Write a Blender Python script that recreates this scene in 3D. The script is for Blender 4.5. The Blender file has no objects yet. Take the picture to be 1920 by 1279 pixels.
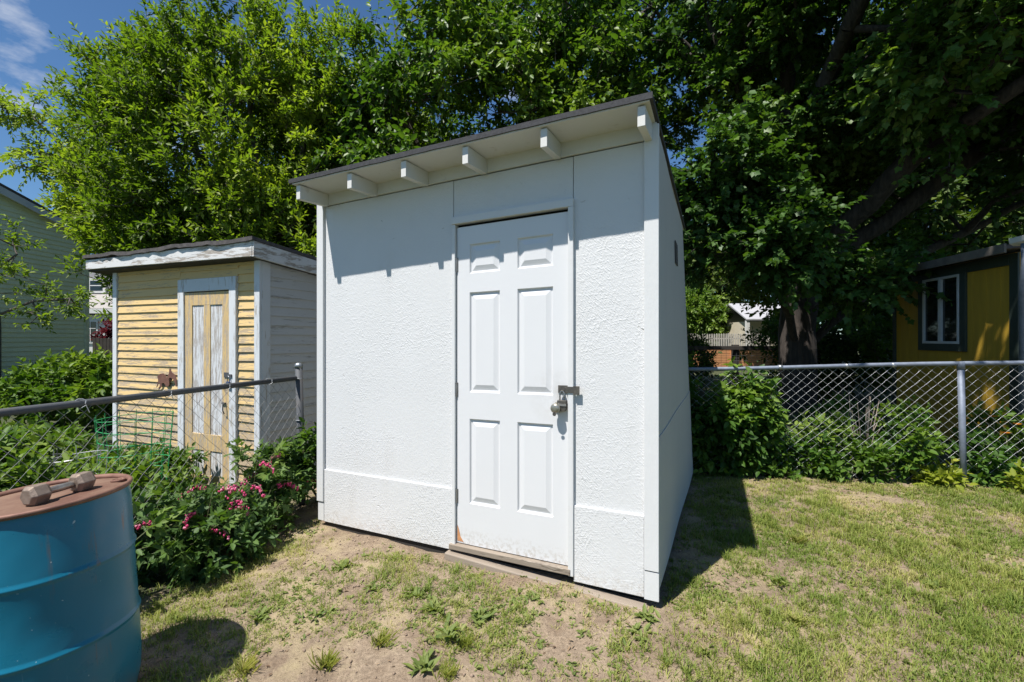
import bpy, math, random
import numpy as np
from mathutils import Vector, Matrix
R = math.radians
SC = bpy.context.scene
COL = SC.collection
# ------------------------------------------------------------------ camera, light
CAMZ = 1.5
cam_d = bpy.data.cameras.new('camera'); cam = bpy.data.objects.new('camera', cam_d); COL.objects.link(cam)
cam.location = (0, 0, CAMZ); cam.rotation_euler = (R(90), 0, 0)
cam_d.sensor_width = 36; cam_d.lens = 857/1920*36; cam_d.shift_y = -5.5/1920
cam_d.clip_start = .05; cam_d.clip_end = 2000
SC.camera = cam
SUN_EL = 63.0
SUN_AZ = 48.0          # heading of the light, degrees right of the view direction
w = bpy.data.worlds.new('World'); SC.world = w; w.use_nodes = True
nt = w.node_tree; nt.nodes.clear()
out = nt.nodes.new('ShaderNodeOutputWorld'); bg = nt.nodes.new('ShaderNodeBackground')
sky = nt.nodes.new('ShaderNodeTexSky'); sky.sky_type = 'NISHITA'; sky.sun_disc = False
sky.sun_elevation = R(SUN_EL); sky.sun_rotation = R(SUN_AZ+180); sky.air_density = 1.0; sky.dust_density = .2; sky.ozone_density = 2.5
tc = nt.nodes.new('ShaderNodeTexCoord'); mp = nt.nodes.new('ShaderNodeMapping'); mp.inputs['Scale'].default_value = (1.0, 1.0, 2.4)
mp.inputs['Location'].default_value = (.35, .2, .1)
nz = nt.nodes.new('ShaderNodeTexNoise'); nz.inputs['Scale'].default_value = 5.5; nz.inputs['Detail'].default_value = 7; nz.inputs['Roughness'].default_value = .58
rp = nt.nodes.new('ShaderNodeValToRGB'); rp.color_ramp.elements[0].position = .56; rp.color_ramp.elements[1].position = .80
mx = nt.nodes.new('ShaderNodeMixRGB'); mx.inputs['Color2'].default_value = (6.5, 6.8, 7.4, 1)
nt.links.new(tc.outputs['Generated'], mp.inputs['Vector']); nt.links.new(mp.outputs[0], nz.inputs['Vector'])
nt.links.new(nz.outputs['Fac'], rp.inputs['Fac']); nt.links.new(rp.outputs['Color'], mx.inputs['Fac'])
deep = nt.nodes.new('ShaderNodeMixRGB'); deep.blend_type = 'MULTIPLY'; deep.inputs['Fac'].default_value = 1; deep.inputs['Color2'].default_value = (.58, .79, .95, 1)
nt.links.new(sky.outputs['Color'], deep.inputs['Color1']); nt.links.new(deep.outputs['Color'], mx.inputs['Color1']); nt.links.new(mx.outputs['Color'], bg.inputs['Color'])
bg.inputs['Strength'].default_value = .075
nt.links.new(bg.outputs[0], out.inputs['Surface'])
sd = bpy.data.lights.new('sun', 'SUN'); so = bpy.data.objects.new('sun', sd); COL.objects.link(so)
sd.energy = 4.8; sd.angle = R(.5); sd.color = (1, .965, .915)
ce, se = math.cos(R(SUN_EL)), math.sin(R(SUN_EL))
SDIR = Vector((math.sin(R(SUN_AZ))*ce, math.cos(R(SUN_AZ))*ce, -se))
so.rotation_euler = SDIR.to_track_quat('-Z', 'Y').to_euler(); so.location = (-6, -5, 12)
vs = SC.view_settings; vs.view_transform = 'Standard'; vs.look = 'None'; vs.gamma = 1; vs.use_curve_mapping = False
vs.exposure = .70
SC.cycles.max_bounces = 6; SC.cycles.diffuse_bounces = 3; SC.cycles.transmission_bounces = 3; SC.cycles.glossy_bounces = 3
SC.cycles.use_denoising = True

# ------------------------------------------------------------------ noise
def _hash(ix, iy, s):
    n = (ix*374761393 + iy*668265263 + s*982451653) & 0xffffffff
    n = ((n ^ (n >> 13))*1274126177) & 0xffffffff
    return ((n ^ (n >> 16)) & 0xffff)/65535.0
def vnoise(x, y, s=0):
    x = np.asarray(x, float); y = np.asarray(y, float)
    ix = np.floor(x).astype(np.int64); iy = np.floor(y).astype(np.int64); fx = x-ix; fy = y-iy
    fx = fx*fx*(3-2*fx); fy = fy*fy*(3-2*fy)
    a = _hash(ix, iy, s); b = _hash(ix+1, iy, s); c = _hash(ix, iy+1, s); d = _hash(ix+1, iy+1, s)
    return (a*(1-fx)+b*fx)*(1-fy)+(c*(1-fx)+d*fx)*fy
def fbm(x, y, s=0, o=4):
    t = 0; a = .5; n = 0
    for i in range(o):
        t = t+a*vnoise(x*2**i, y*2**i, s+i*17); n += a; a *= .55
    return t/n
def sstep(a, b, x):
    t = np.clip((np.asarray(x, float)-a)/(b-a), 0, 1); return t*t*(3-2*t)
def gh(x, y):
    """height of the ground"""
    x = np.asarray(x, float); y = np.asarray(y, float)
    d1 = .075*sstep(2.75, 1.4, y+.22*x)
    d2 = .16*sstep(-1.45, -2.2, x+.25*(y-3.5))*sstep(2.2, 3.4, y)
    g = .085-np.maximum(d1, d2)+.22*sstep(12, 28, y)
    near = 1-sstep(9, 14, np.hypot(x, y-2))
    return g+near*((fbm(x*1.6, y*1.6, 5, 3)-.5)*.05+(fbm(x*9, y*9, 9, 3)-.5)*.022)
def g1(x, y): return float(gh(np.array([x]), np.array([y]))[0])

# ------------------------------------------------------------------ materials
class NT:
    def __init__(s, name):
        s.m = bpy.data.materials.new(name); s.m.use_nodes = True; s.t = s.m.node_tree; s.t.nodes.clear()
        s.o = s.n('ShaderNodeOutputMaterial'); s.b = s.n('ShaderNodeBsdfPrincipled'); s.l(s.b.outputs[0], s.o.inputs[0])
        s.co = s.n('ShaderNodeTexCoord').outputs['Object']
    def n(s, k, **kw):
        x = s.t.nodes.new(k)
        for a, v in kw.items(): setattr(x, a, v)
        return x
    def l(s, a, b): s.t.links.new(a, b)
    def sc(s, scale=(1, 1, 1), rot=(0, 0, 0), src=None):
        src = src or s.co
        if any(rot):                                   # turn first, stretch after
            q = s.n('ShaderNodeMapping'); q.inputs['Rotation'].default_value = rot; s.l(src, q.inputs['Vector']); src = q.outputs[0]
        m = s.n('ShaderNodeMapping'); m.inputs['Scale'].default_value = scale
        s.l(src, m.inputs['Vector']); return m.outputs[0]
    def noise(s, scale, detail=4, rough=.55, vec=None, dist=0):
        x = s.n('ShaderNodeTexNoise'); x.inputs['Scale'].default_value = scale; x.inputs['Detail'].default_value = detail
        x.inputs['Roughness'].default_value = rough; x.inputs['Distortion'].default_value = dist
        s.l(vec or s.co, x.inputs['Vector']); return x.outputs['Fac']
    def ramp(s, f, *st):
        r = s.n('ShaderNodeValToRGB'); e = r.color_ramp.elements
        while len(e) < len(st): e.new(.5)
        for k, (p, c) in zip(e, st):
            k.position = p; k.color = (c, c, c, 1) if not hasattr(c, '__len__') else (*c, 1)
        s.l(f, r.inputs['Fac']); return r.outputs['Color']
    def mix(s, f, a, b, mode='MIX'):
        x = s.n('ShaderNodeMixRGB', blend_type=mode)
        for i, v in (('Fac', f), ('Color1', a), ('Color2', b)):
            if hasattr(v, 'is_linked') or hasattr(v, 'links'): s.l(v, x.inputs[i])
            elif hasattr(v, '__len__'): x.inputs[i].default_value = (*v, 1)
            else: x.inputs[i].default_value = v
        return x.outputs['Color']
    def math(s, op, a, b):
        x = s.n('ShaderNodeMath', operation=op)
        for i, v in ((0, a), (1, b)):
            if hasattr(v, 'links'): s.l(v, x.inputs[i])
            else: x.inputs[i].default_value = v
        return x.outputs[0]
    def col(s, c):
        if hasattr(c, 'links'): s.l(c, s.b.inputs['Base Color'])
        else: s.b.inputs['Base Color'].default_value = (*c, 1)
    def rough(s, v):
        if hasattr(v, 'links'): s.l(v, s.b.inputs['Roughness'])
        else: s.b.inputs['Roughness'].default_value = v
    def bump(s, h, dist=.005, strength=1.0, prev=None):
        b = s.n('ShaderNodeBump'); b.inputs['Distance'].default_value = dist; b.inputs['Strength'].default_value = strength
        s.l(h, b.inputs['Height'])
        if prev is not None: s.l(prev, b.inputs['Normal'])
        s.l(b.outputs[0], s.b.inputs['Normal']); return b.outputs[0]

def m_osb():
    t = NT('painted_strand_board')
    hs = []
    for i, (a, sc) in enumerate(((12, 19), (-41, 24), (67, 17), (131, 27))):
        v = t.sc((sc, sc, sc*5), (0, R(a), 0)); hs.append(t.ramp(t.noise(1.0, 3, .5, v), (.40, 0), (.66, 1)))
    h = t.mix(1, t.mix(1, hs[0], hs[1], 'LIGHTEN'), t.mix(1, hs[2], hs[3], 'LIGHTEN'), 'MULTIPLY')
    fine = t.noise(160, 3)
    patch = t.ramp(t.noise(1.7, 3), (.38, .15), (.62, 1))
    pits = t.ramp(t.noise(1, 3, .6, t.sc((34, 34, 9), (0, R(55), 0))), (.70, 0), (.76, 1))
    pits2 = t.ramp(t.noise(1, 3, .6, t.sc((9, 34, 36), (0, R(20), 0))), (.71, 0), (.76, 1))
    base = t.mix(t.noise(2.2, 5), (.665, .665, .665), (.60, .60, .595))
    pk = t.mix(1, pits, pits2, 'LIGHTEN')
    sep = t.n('ShaderNodeSeparateXYZ'); t.l(t.co, sep.inputs[0])
    mud = t.mix(1, t.ramp(t.math('ADD', sep.outputs['Z'], t.math('MULTIPLY', t.noise(9, 5, .7), .22)), (.20, 1), (.34, 0)), t.ramp(t.noise(42, 5, .7), (.45, 0), (.62, .6)), 'MULTIPLY')
    base = t.mix(mud, base, (.40, .33, .26))
    base = t.mix(t.ramp(t.noise(1, 4, .6, t.sc((5, 5, .9))), (.56, 0), (.75, .22)), base, (.52, .50, .47))
    t.col(t.mix(t.mix(1, pk, t.ramp(t.noise(2.4, 2), (.42, 0), (.60, .8)), 'MULTIPLY'), base, (.33, .31, .28)))
    t.rough(.6)
    n = t.bump(t.mix(1, h, patch, 'MULTIPLY'), .0028, .65); n = t.bump(pk, -.003, .8, n); n = t.bump(t.noise(38, 4, .6), .002, .5, n); t.bump(fine, .0006, .6, n)
    return t.m
def m_paint(name, c=(.80, .80, .80), c2=(.70, .70, .69), rough=.5, grain=0.3, stain=None, seed=0):
    t = NT(name); base = t.mix(t.noise(3.1, 6), c, c2)
    if stain: base = t.mix(t.ramp(t.noise(7.5, 6, .7), (.60, 0), (.78, .75)), base, stain)
    t.col(base); t.rough(rough)
    n = t.bump(t.noise(1, 5, .6, t.sc((120, 120, 14))), .0012, grain); t.bump(t.noise(25, 4), .002, .35, n)
    return t.m
def m_simple(name, c, c2=None, scale=8, rough=.6, metal=0, bump=.001, stretch=(1, 1, 1), lo=.35, hi=.7, detail=6):
    t = NT(name); f = t.ramp(t.noise(scale, detail, .6, t.sc(stretch)), (lo, 0), (hi, 1))
    t.col(t.mix(f, c, c2 or tuple(x*.7 for x in c))); t.rough(rough); t.b.inputs['Metallic'].default_value = metal
    if bump: t.bump(t.noise(scale*4, 5, .6, t.sc(stretch)), bump, .7)
    return t.m
def m_peel(name, paint, paint2, wood, under, amount=.5, along=(1.0, 1.0, 9.0), low=0):
    """old paint worn to bare wood, streaks along the board"""
    t = NT(name)
    v = t.sc(tuple(a*2.2 for a in along)); v2 = t.sc(tuple(a*9 for a in along))
    big = t.noise(1.0, 6, .65, v); small = t.noise(1.0, 5, .7, v2)
    f = t.math('ADD', t.math('MULTIPLY', big, .62), t.math('MULTIPLY', small, .38))
    if low:                                            # weather has taken more of the lower boards
        sep = t.n('ShaderNodeSeparateXYZ'); t.l(t.co, sep.inputs[0])
        f = t.math('ADD', f, t.math('ADD', t.math('MULTIPLY', t.math('SUBTRACT', 1.25, sep.outputs['Z']), low), t.math('MULTIPLY', t.math('SUBTRACT', t.noise(1, 2, .5, t.sc((.8, 1, 11.6))), .5), .22)))
    worn = t.ramp(f, (amount, 0), (amount+.05, 1))
    base = t.mix(t.noise(5, 4), paint, paint2)
    ub = t.mix(t.ramp(t.noise(1, 5, .6, t.sc(tuple(a*24 for a in along))), (.4, 0), (.65, 1)), wood, under)
    t.col(t.mix(worn, base, ub)); t.rough(.72)
    n = t.bump(worn, -.0012, .8); t.bump(small, .0015, .5, n)
    return t.m
def m_leaf(name, ca, cb, cc, trans=.35, rough=.38, tcol=None):
    """ca deep, cb mid, cc young; chosen leaf by leaf from the stored tint"""
    t = NT(name); a = t.n('ShaderNodeAttribute', attribute_name='tint').outputs['Fac']
    c = t.ramp(a, (0, ca), (.55, cb), (1, cc))
    t.col(c); t.rough(min(.95, rough+.14)); t.b.inputs['Specular IOR Level'].default_value = .3
    tr = t.n('ShaderNodeBsdfTranslucent'); t.l(t.mix(1, c, tcol or (1.35, 1.5, .45), 'MULTIPLY'), tr.inputs['Color'])
    m = t.n('ShaderNodeMixShader'); m.inputs[0].default_value = trans
    t.l(t.b.outputs[0], m.inputs[1]); t.l(tr.outputs[0], m.inputs[2]); t.l(m.outputs[0], t.o.inputs[0])
    return t.m
def m_bark(name, c=(.09, .075, .06), c2=(.035, .03, .026)):
    t = NT(name); f = t.noise(1, 6, .6, t.sc((16, 16, 3)), .6)
    t.col(t.mix(t.ramp(f, (.35, 0), (.65, 1)), c2, c)); t.rough(.9); t.bump(f, .02, 1); return t.m
def m_ground():
    t = NT('thin_lawn_soil')
    big = t.noise(1.1, 5, .6); mid = t.noise(5.5, 6, .65); fine = t.noise(60, 6, .7); fib = t.noise(1, 4, .7, t.sc((40, 130, 1), (0, 0, R(30)))); fib2 = t.noise(1, 4, .7, t.sc((130, 38, 1), (0, 0, R(-20))))
    soil = t.mix(t.ramp(mid, (.35, 0), (.68, 1)), (.265, .190, .125), (.43, .335, .235))
    soil = t.mix(t.ramp(fine, (.32, 0), (.66, 1)), t.mix(1, soil, (.50, .48, .46), 'MULTIPLY'), soil); soil = t.mix(t.ramp(t.noise(19, 4, .7), (.52, 0), (.68, .6)), soil, (.20, .15, .105))
    thatch = t.mix(t.mix(1, fib, fib2, 'LIGHTEN'), (.22, .165, .085), (.46, .375, .215))
    f = t.ramp(t.math('ADD', t.math('MULTIPLY', big, .5), t.math('MULTIPLY', mid, .5)), (.50, 0), (.60, .75))
    # thin yard soil near the sheds, dark mulch and full turf beyond
    sep = t.n('ShaderNodeSeparateXYZ'); t.l(t.co, sep.inputs[0])
    dx = t.math('ABSOLUTE', t.math('SUBTRACT', sep.outputs['X'], 2.6), 0); dy = t.math('ABSOLUTE', t.math('SUBTRACT', sep.outputs['Y'], 2.9), 0)
    wob = t.math('MULTIPLY', t.noise(2.2, 3), .8)
    yard = t.math('MAXIMUM', t.math('SUBTRACT', dx, 4.2), t.math('SUBTRACT', dy, 1.5))
    ymask = t.ramp(t.math('ADD', yard, wob), (.55, 0), (.95, 1))
    turf = t.mix(t.ramp(mid, (.4, 0), (.6, 1)), (.045, .062, .018), (.075, .075, .035))
    t.col(t.mix(ymask, t.mix(f, soil, thatch), turf)); t.rough(.95)
    n = t.bump(fine, .014, .9); n = t.bump(t.noise(230, 4, .6), .004, .8, n); t.bump(t.mix(.5, fib, fib2), .006, .6, n)
    return t.m

def m_door():
    t = NT('door_white_paint'); base = t.mix(t.noise(2.5, 5), (.69, .69, .695), (.645, .645, .65))
    sep = t.n('ShaderNodeSeparateXYZ'); t.l(t.co, sep.inputs[0])
    scuff = t.mix(1, t.ramp(t.math('ADD', sep.outputs['Z'], t.math('MULTIPLY', t.noise(14, 5, .7), .14)), (.07, 1), (.20, 0)), t.ramp(t.noise(38, 5, .7), (.46, 0), (.60, .75)), 'MULTIPLY')
    chip = t.mix(1, t.ramp(t.math('ADD', sep.outputs['Z'], t.math('MULTIPLY', t.noise(22, 4, .7), .06)), (.035, 1), (.045, 0)), t.ramp(t.noise(30, 4, .7), (.47, 0), (.50, 1)), 'MULTIPLY')
    d = t.n('ShaderNodeVectorMath', operation='DISTANCE'); t.l(t.co, d.inputs[0]); d.inputs[1].default_value = (.69, 0, .99)
    hand = t.mix(1, t.ramp(d.outputs['Value'], (.03, 1), (.20, 0)), t.ramp(t.noise(12, 5, .7), (.40, 0), (.65, .40)), 'MULTIPLY')
    c = t.mix(scuff, base, (.42, .37, .31)); c = t.mix(hand, c, (.40, .37, .32)); c = t.mix(chip, c, (.22, .18, .14)); t.col(c); t.rough(.4)
    n = t.bump(t.noise(1, 5, .6, t.sc((120, 120, 14))), .0008, .25); t.bump(t.noise(25, 4), .0015, .3, n); return t.m
M = {}
M['osb'] = m_osb()
M['wsmooth'] = m_door()
M['wtrim'] = m_paint('trim_white_paint', (.67, .67, .67), (.61, .61, .60), .5, .5, (.52, .49, .45))
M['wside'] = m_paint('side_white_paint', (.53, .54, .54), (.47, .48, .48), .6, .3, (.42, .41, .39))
M['soffit'] = m_paint('soffit_paint', (.66, .65, .62), (.57, .555, .52), .65, .5, (.36, .30, .24))
M['rafter'] = m_paint('rafter_paint', (.67, .66, .63), (.58, .565, .53), .6, .6, (.40, .34, .27))
M['roofing'] = m_simple('black_roll_roofing', (.05, .05, .055), (.025, .025, .028), 60, .85, 0, .002)
M['wood'] = m_peel('weathered_timber', (.30, .245, .19), (.22, .18, .14), (.13, .10, .075), (.36, .31, .25), .52, (1.0, 6, 6))
M['dark'] = m_simple('gap_shade', (.03, .027, .024), rough=.9)  # near-black colour stands for the shade in gaps and under the shed
M['steel'] = m_simple('galvanised_steel', (.36, .38, .40), (.25, .265, .28), 14, .42, .75, .0008)
M['gsteel'] = m_simple('weathered_steel', (.075, .08, .088), (.12, .10, .085), 9, .7, .15, .001, lo=.5, hi=.8)
M['bluegalv'] = m_simple('blue_grey_galvanised_pipe', (.22, .25, .31), (.14, .165, .21), 12, .6, .25, .0008)
M['wire'] = m_simple('galvanised_wire', (.55, .56, .57), (.38, .38, .38), 20, .4, .55, 0)
M['dullwire'] = m_simple('dull_wire', (.30, .30, .30), (.20, .19, .18), 12, .65, .2, 0)
M['darkfascia'] = m_simple('weathered_dark_fascia', (.16, .14, .12), (.09, .08, .07), 6, .7)
M['hinge'] = m_simple('hinge_metal', (.36, .36, .35), (.22, .20, .18), 30, .45, .6)
M['lock'] = m_simple('lock_metal', (.075, .072, .066), (.14, .125, .105), 40, .5, .4)
M['brass'] = m_simple('dull_knob_metal', (.42, .40, .34), (.28, .26, .21), 30, .32, .7, 0)
def m_drum():
    t = NT('blue_drum_paint')
    f = t.ramp(t.noise(3.2, 4, .5), (.56, 0), (.74, .55))
    sc1 = t.ramp(t.noise(1, 3, .6, t.sc((60, 60, 5))), (.70, 0), (.76, .5))
    spot = t.ramp(t.noise(46, 2, .5), (.735, 0), (.76, .8))
    base = t.mix(t.noise(2.0, 3), (.004, .150, .240), (.005, .112, .180))
    c = t.mix(f, base, (.10, .16, .20)); c = t.mix(sc1, c, (.12, .25, .34)); c = t.mix(spot, c, (.42, .50, .52)); c = t.mix(t.mix(1, t.ramp(t.noise(1, 5, .65, t.sc((26, 26, 2.2))), (.60, 0), (.68, .8)), t.ramp(t.noise(3.5, 3), (.50, 0), (.62, 1)), 'MULTIPLY'), c, (.16, .085, .05))
    sep = t.n('ShaderNodeSeparateXYZ'); t.l(t.co, sep.inputs[0])
    dirt = t.mix(1, t.ramp(sep.outputs['Z'], (.02, 1), (.22, 0)), t.ramp(t.noise(6, 6), (.35, 0), (.65, .8)), 'MULTIPLY')
    t.col(t.mix(dirt, c, (.13, .11, .09))); t.rough(t.ramp(t.noise(9, 4), (.3, .24), (.7, .42)))
    t.b.inputs['Specular IOR Level'].default_value = .5
    n = t.bump(t.noise(3.2, 2), .03, .35); t.bump(t.noise(60, 3), .0006, .4, n); return t.m
M['drum'] = m_drum()
M['rust'] = m_simple('rusty_lid', (.125, .058, .038), (.25, .16, .105), 5, .75, .15, .002, lo=.36, hi=.72)
M['rustrim'] = m_simple('rusty_rim', (.15, .07, .05), (.24, .13, .09), 16, .65, .3, .001)
M['iron'] = m_simple('rusted_iron', (.20, .15, .115), (.32, .25, .20), 26, .6, .5, .002)
M['bar'] = m_simple('worn_bar', (.42, .39, .35), (.27, .22, .18), 30, .38, .8)
M['cutout'] = m_simple('rust_sheet', (.13, .055, .04), (.19, .09, .06), 20, .8)
M['yfront'] = m_peel('worn_yellow_boards', (.70, .50, .23), (.63, .44, .19), (.30, .24, .17), (.52, .40, .25), .495, (1.2, 1, 13), .06)
M['ystile'] = m_peel('worn_yellow_stiles', (.64, .45, .20), (.57, .40, .18), (.33, .26, .20), (.55, .46, .32), .485, (16, 5, 1.6))
M['wpeel'] = m_peel('peeling_white_panel', (.66, .67, .68), (.58, .59, .60), (.30, .265, .235), (.50, .47, .44), .485, (16, 5, 1.6))
M['wtrimold'] = m_peel('old_white_trim', (.66, .68, .70), (.56, .58, .60), (.36, .33, .29), (.50, .47, .42), .545, (14, 8, 1.5))
M['wfascia'] = m_peel('old_white_fascia', (.70, .70, .70), (.60, .59, .57), (.30, .26, .22), (.46, .42, .37), .49, (1.2, 1.5, 9))
M['gside'] = m_peel('old_grey_white_siding', (.56, .56, .55), (.49, .49, .48), (.30, .29, .27), (.42, .41, .39), .555, (1, 1.0, 12))
M['shingle'] = m_simple('old_shingles', (.10, .088, .085), (.05, .045, .045), 22, .9, 0, .004)
M['vinyl'] = m_simple('pale_green_vinyl', (.76, .80, .58), (.70, .74, .53), 2.5, .5, 0, .0006)
M['vinyltrim'] = m_simple('pale_green_trim', (.74, .79, .60), rough=.5)
M['rakew'] = m_simple('white_rake_board', (.62, .64, .68), (.54, .56, .60), 3, .5)
M['greywall'] = m_simple('grey_stucco', (.32, .31, .31), (.28, .27, .27), 3, .8)
M['whitewall'] = m_simple('white_house_wall', (.66, .65, .62), (.58, .57, .54), 3, .8)
M['roofgrey'] = m_simple('grey_shingles', (.36, .33, .30), (.28, .26, .24), 12, .9)
M['ywall'] = m_simple('mustard_board', (.47, .295, .03), (.38, .235, .028), 2.2, .6, 0, .001, (6, 6, .6))
M['dgreen'] = m_simple('dark_green_trim', (.035, .05, .042), (.025, .038, .03), 6, .55)
M['vinylframe'] = m_simple('window_frame_white', (.55, .56, .55), (.45, .46, .45), 6, .5)
def m_glass():
    t = NT('dark_window_glass'); t.col((.012, .014, .014)); t.rough(.04); t.b.inputs['Specular IOR Level'].default_value = .7; return t.m
M['glass'] = m_glass()
M['fencewood'] = m_simple('grey_fence_wood', (.30, .28, .26), (.20, .18, .165), 6, .85)
M['palewood'] = m_simple('pale_fence_wood', (.50, .47, .43), (.38, .35, .31), 6, .85)
M['darkwood'] = m_simple('dark_fence_wood', (.05, .042, .036), (.03, .026, .022), 6, .85)
M['cedar'] = m_simple('orange_cedar', (.56, .27, .12), (.44, .20, .085), 5, .8, stretch=(1, 1, 6))
M['cage'] = m_simple('green_coated_wire', (.025, .33, .10), (.018, .26, .08), 9, .4)
M['hose'] = m_simple('green_rail', (.03, .20, .10), rough=.35)
M['bark'] = m_bark('maple_bark', (.075, .06, .05), (.028, .023, .02))
M['bark2'] = m_bark('grey_bark', (.15, .125, .10), (.06, .05, .042))
M['stem'] = m_simple('green_stem', (.10, .14, .05), (.14, .11, .06), 10, .6)
M['drystem'] = m_simple('dry_stem', (.34, .28, .22), (.24, .19, .15), 12, .8)
M['leafA'] = m_leaf('leaf_yellow_green', (.052, .096, .010), (.140, .215, .022), (.31, .37, .05), .44)
M['leafB'] = m_leaf('leaf_glossy_green', (.036, .080, .013), (.082, .160, .022), (.18, .25, .04), .34, .3)
M['leafM'] = m_leaf('leaf_maple', (.030, .070, .014), (.070, .145, .028), (.17, .24, .05), .34, .33)
M['leafF'] = m_leaf('leaf_far', (.028, .058, .012), (.055, .105, .018), (.12, .16, .03), .3, .5)
M['leafS'] = m_leaf('leaf_shrub', (.040, .088, .012), (.085, .160, .020), (.18, .25, .04), .33, .4)
M['leafH'] = m_leaf('leaf_bleeding_heart', (.042, .090, .026), (.085, .155, .035), (.17, .24, .055), .33, .42)
M['leafV'] = m_leaf('leaf_vine', (.030, .075, .012), (.065, .14, .018), (.15, .23, .03), .35, .4)
M['leafR'] = m_leaf('leaf_red', (.08, .015, .02), (.14, .02, .03), (.26, .03, .06), .3, .5, (1.2, .8, .8))
M['leafY'] = m_leaf('leaf_pale_yellow', (.14, .19, .02), (.24, .28, .03), (.36, .36, .05), .35, .45)
M['pink'] = m_leaf('pink_petal', (.60, .05, .17), (.72, .11, .26), (.80, .34, .46), .3, .45, (1, .8, .9))
M['orange'] = m_leaf('orange_petal', (.60, .20, .015), (.66, .26, .02), (.70, .33, .04), .3, .5, (1, .8, .6))
M['grass'] = m_leaf('grass_blades', (.140, .205, .030), (.295, .310, .070), (.50, .42, .20), .30, .5, (1.1, 1.2, .6))
M['weed'] = m_leaf('weed_leaf', (.095, .145, .032), (.175, .215, .055), (.28, .29, .10), .3, .5)
M['litter'] = m_leaf('dead_leaf', (.12, .075, .045), (.24, .165, .10), (.38, .29, .19), .1, .8, (1, 1, 1))
M['ground'] = m_ground()

# ------------------------------------------------------------------ object helpers
def tag(o, label=None, cat=None, group=None, kind=None):
    for k, v in (('label', label), ('category', cat), ('group', group), ('kind', kind)):
        if v: o[k] = v
    return o
def empty(name, loc=(0, 0, 0), rz=0, **kw):
    o = bpy.data.objects.new(name, None); COL.objects.link(o); o.location = loc; o.rotation_euler = (0, 0, rz)
    o.empty_display_size = .1
    return tag(o, **kw)
def link(name, me, mat, parent=None, smooth=False, bevel=0):
    o = bpy.data.objects.new(name, me); COL.objects.link(o)
    if mat is not None: me.materials.append(mat)
    if parent is not None: o.parent = parent
    if smooth: me.polygons.foreach_set('use_smooth', np.ones(len(me.polygons), bool))
    if bevel:
        b = o.modifiers.new('bevel', 'BEVEL'); b.width = bevel; b.segments = 2; b.limit_method = 'ANGLE'; b.angle_limit = R(40)
    return o
def mesh_np(name, V, loops, starts, totals, tint=None):
    me = bpy.data.meshes.new(name)
    me.vertices.add(len(V)); me.vertices.foreach_set('co', np.ascontiguousarray(V, np.float32).ravel())
    me.loops.add(len(loops)); me.loops.foreach_set('vertex_index', np.ascontiguousarray(loops, np.int32))
    me.polygons.add(len(starts)); me.polygons.foreach_set('loop_start', np.ascontiguousarray(starts, np.int32))
    me.polygons.foreach_set('loop_total', np.ascontiguousarray(totals, np.int32))
    if tint is not None:
        a = me.attributes.new('tint', 'FLOAT', 'POINT'); a.data.foreach_set('value', np.ascontiguousarray(tint, np.float32))
    me.update(calc_edges=True)
    return me
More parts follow.
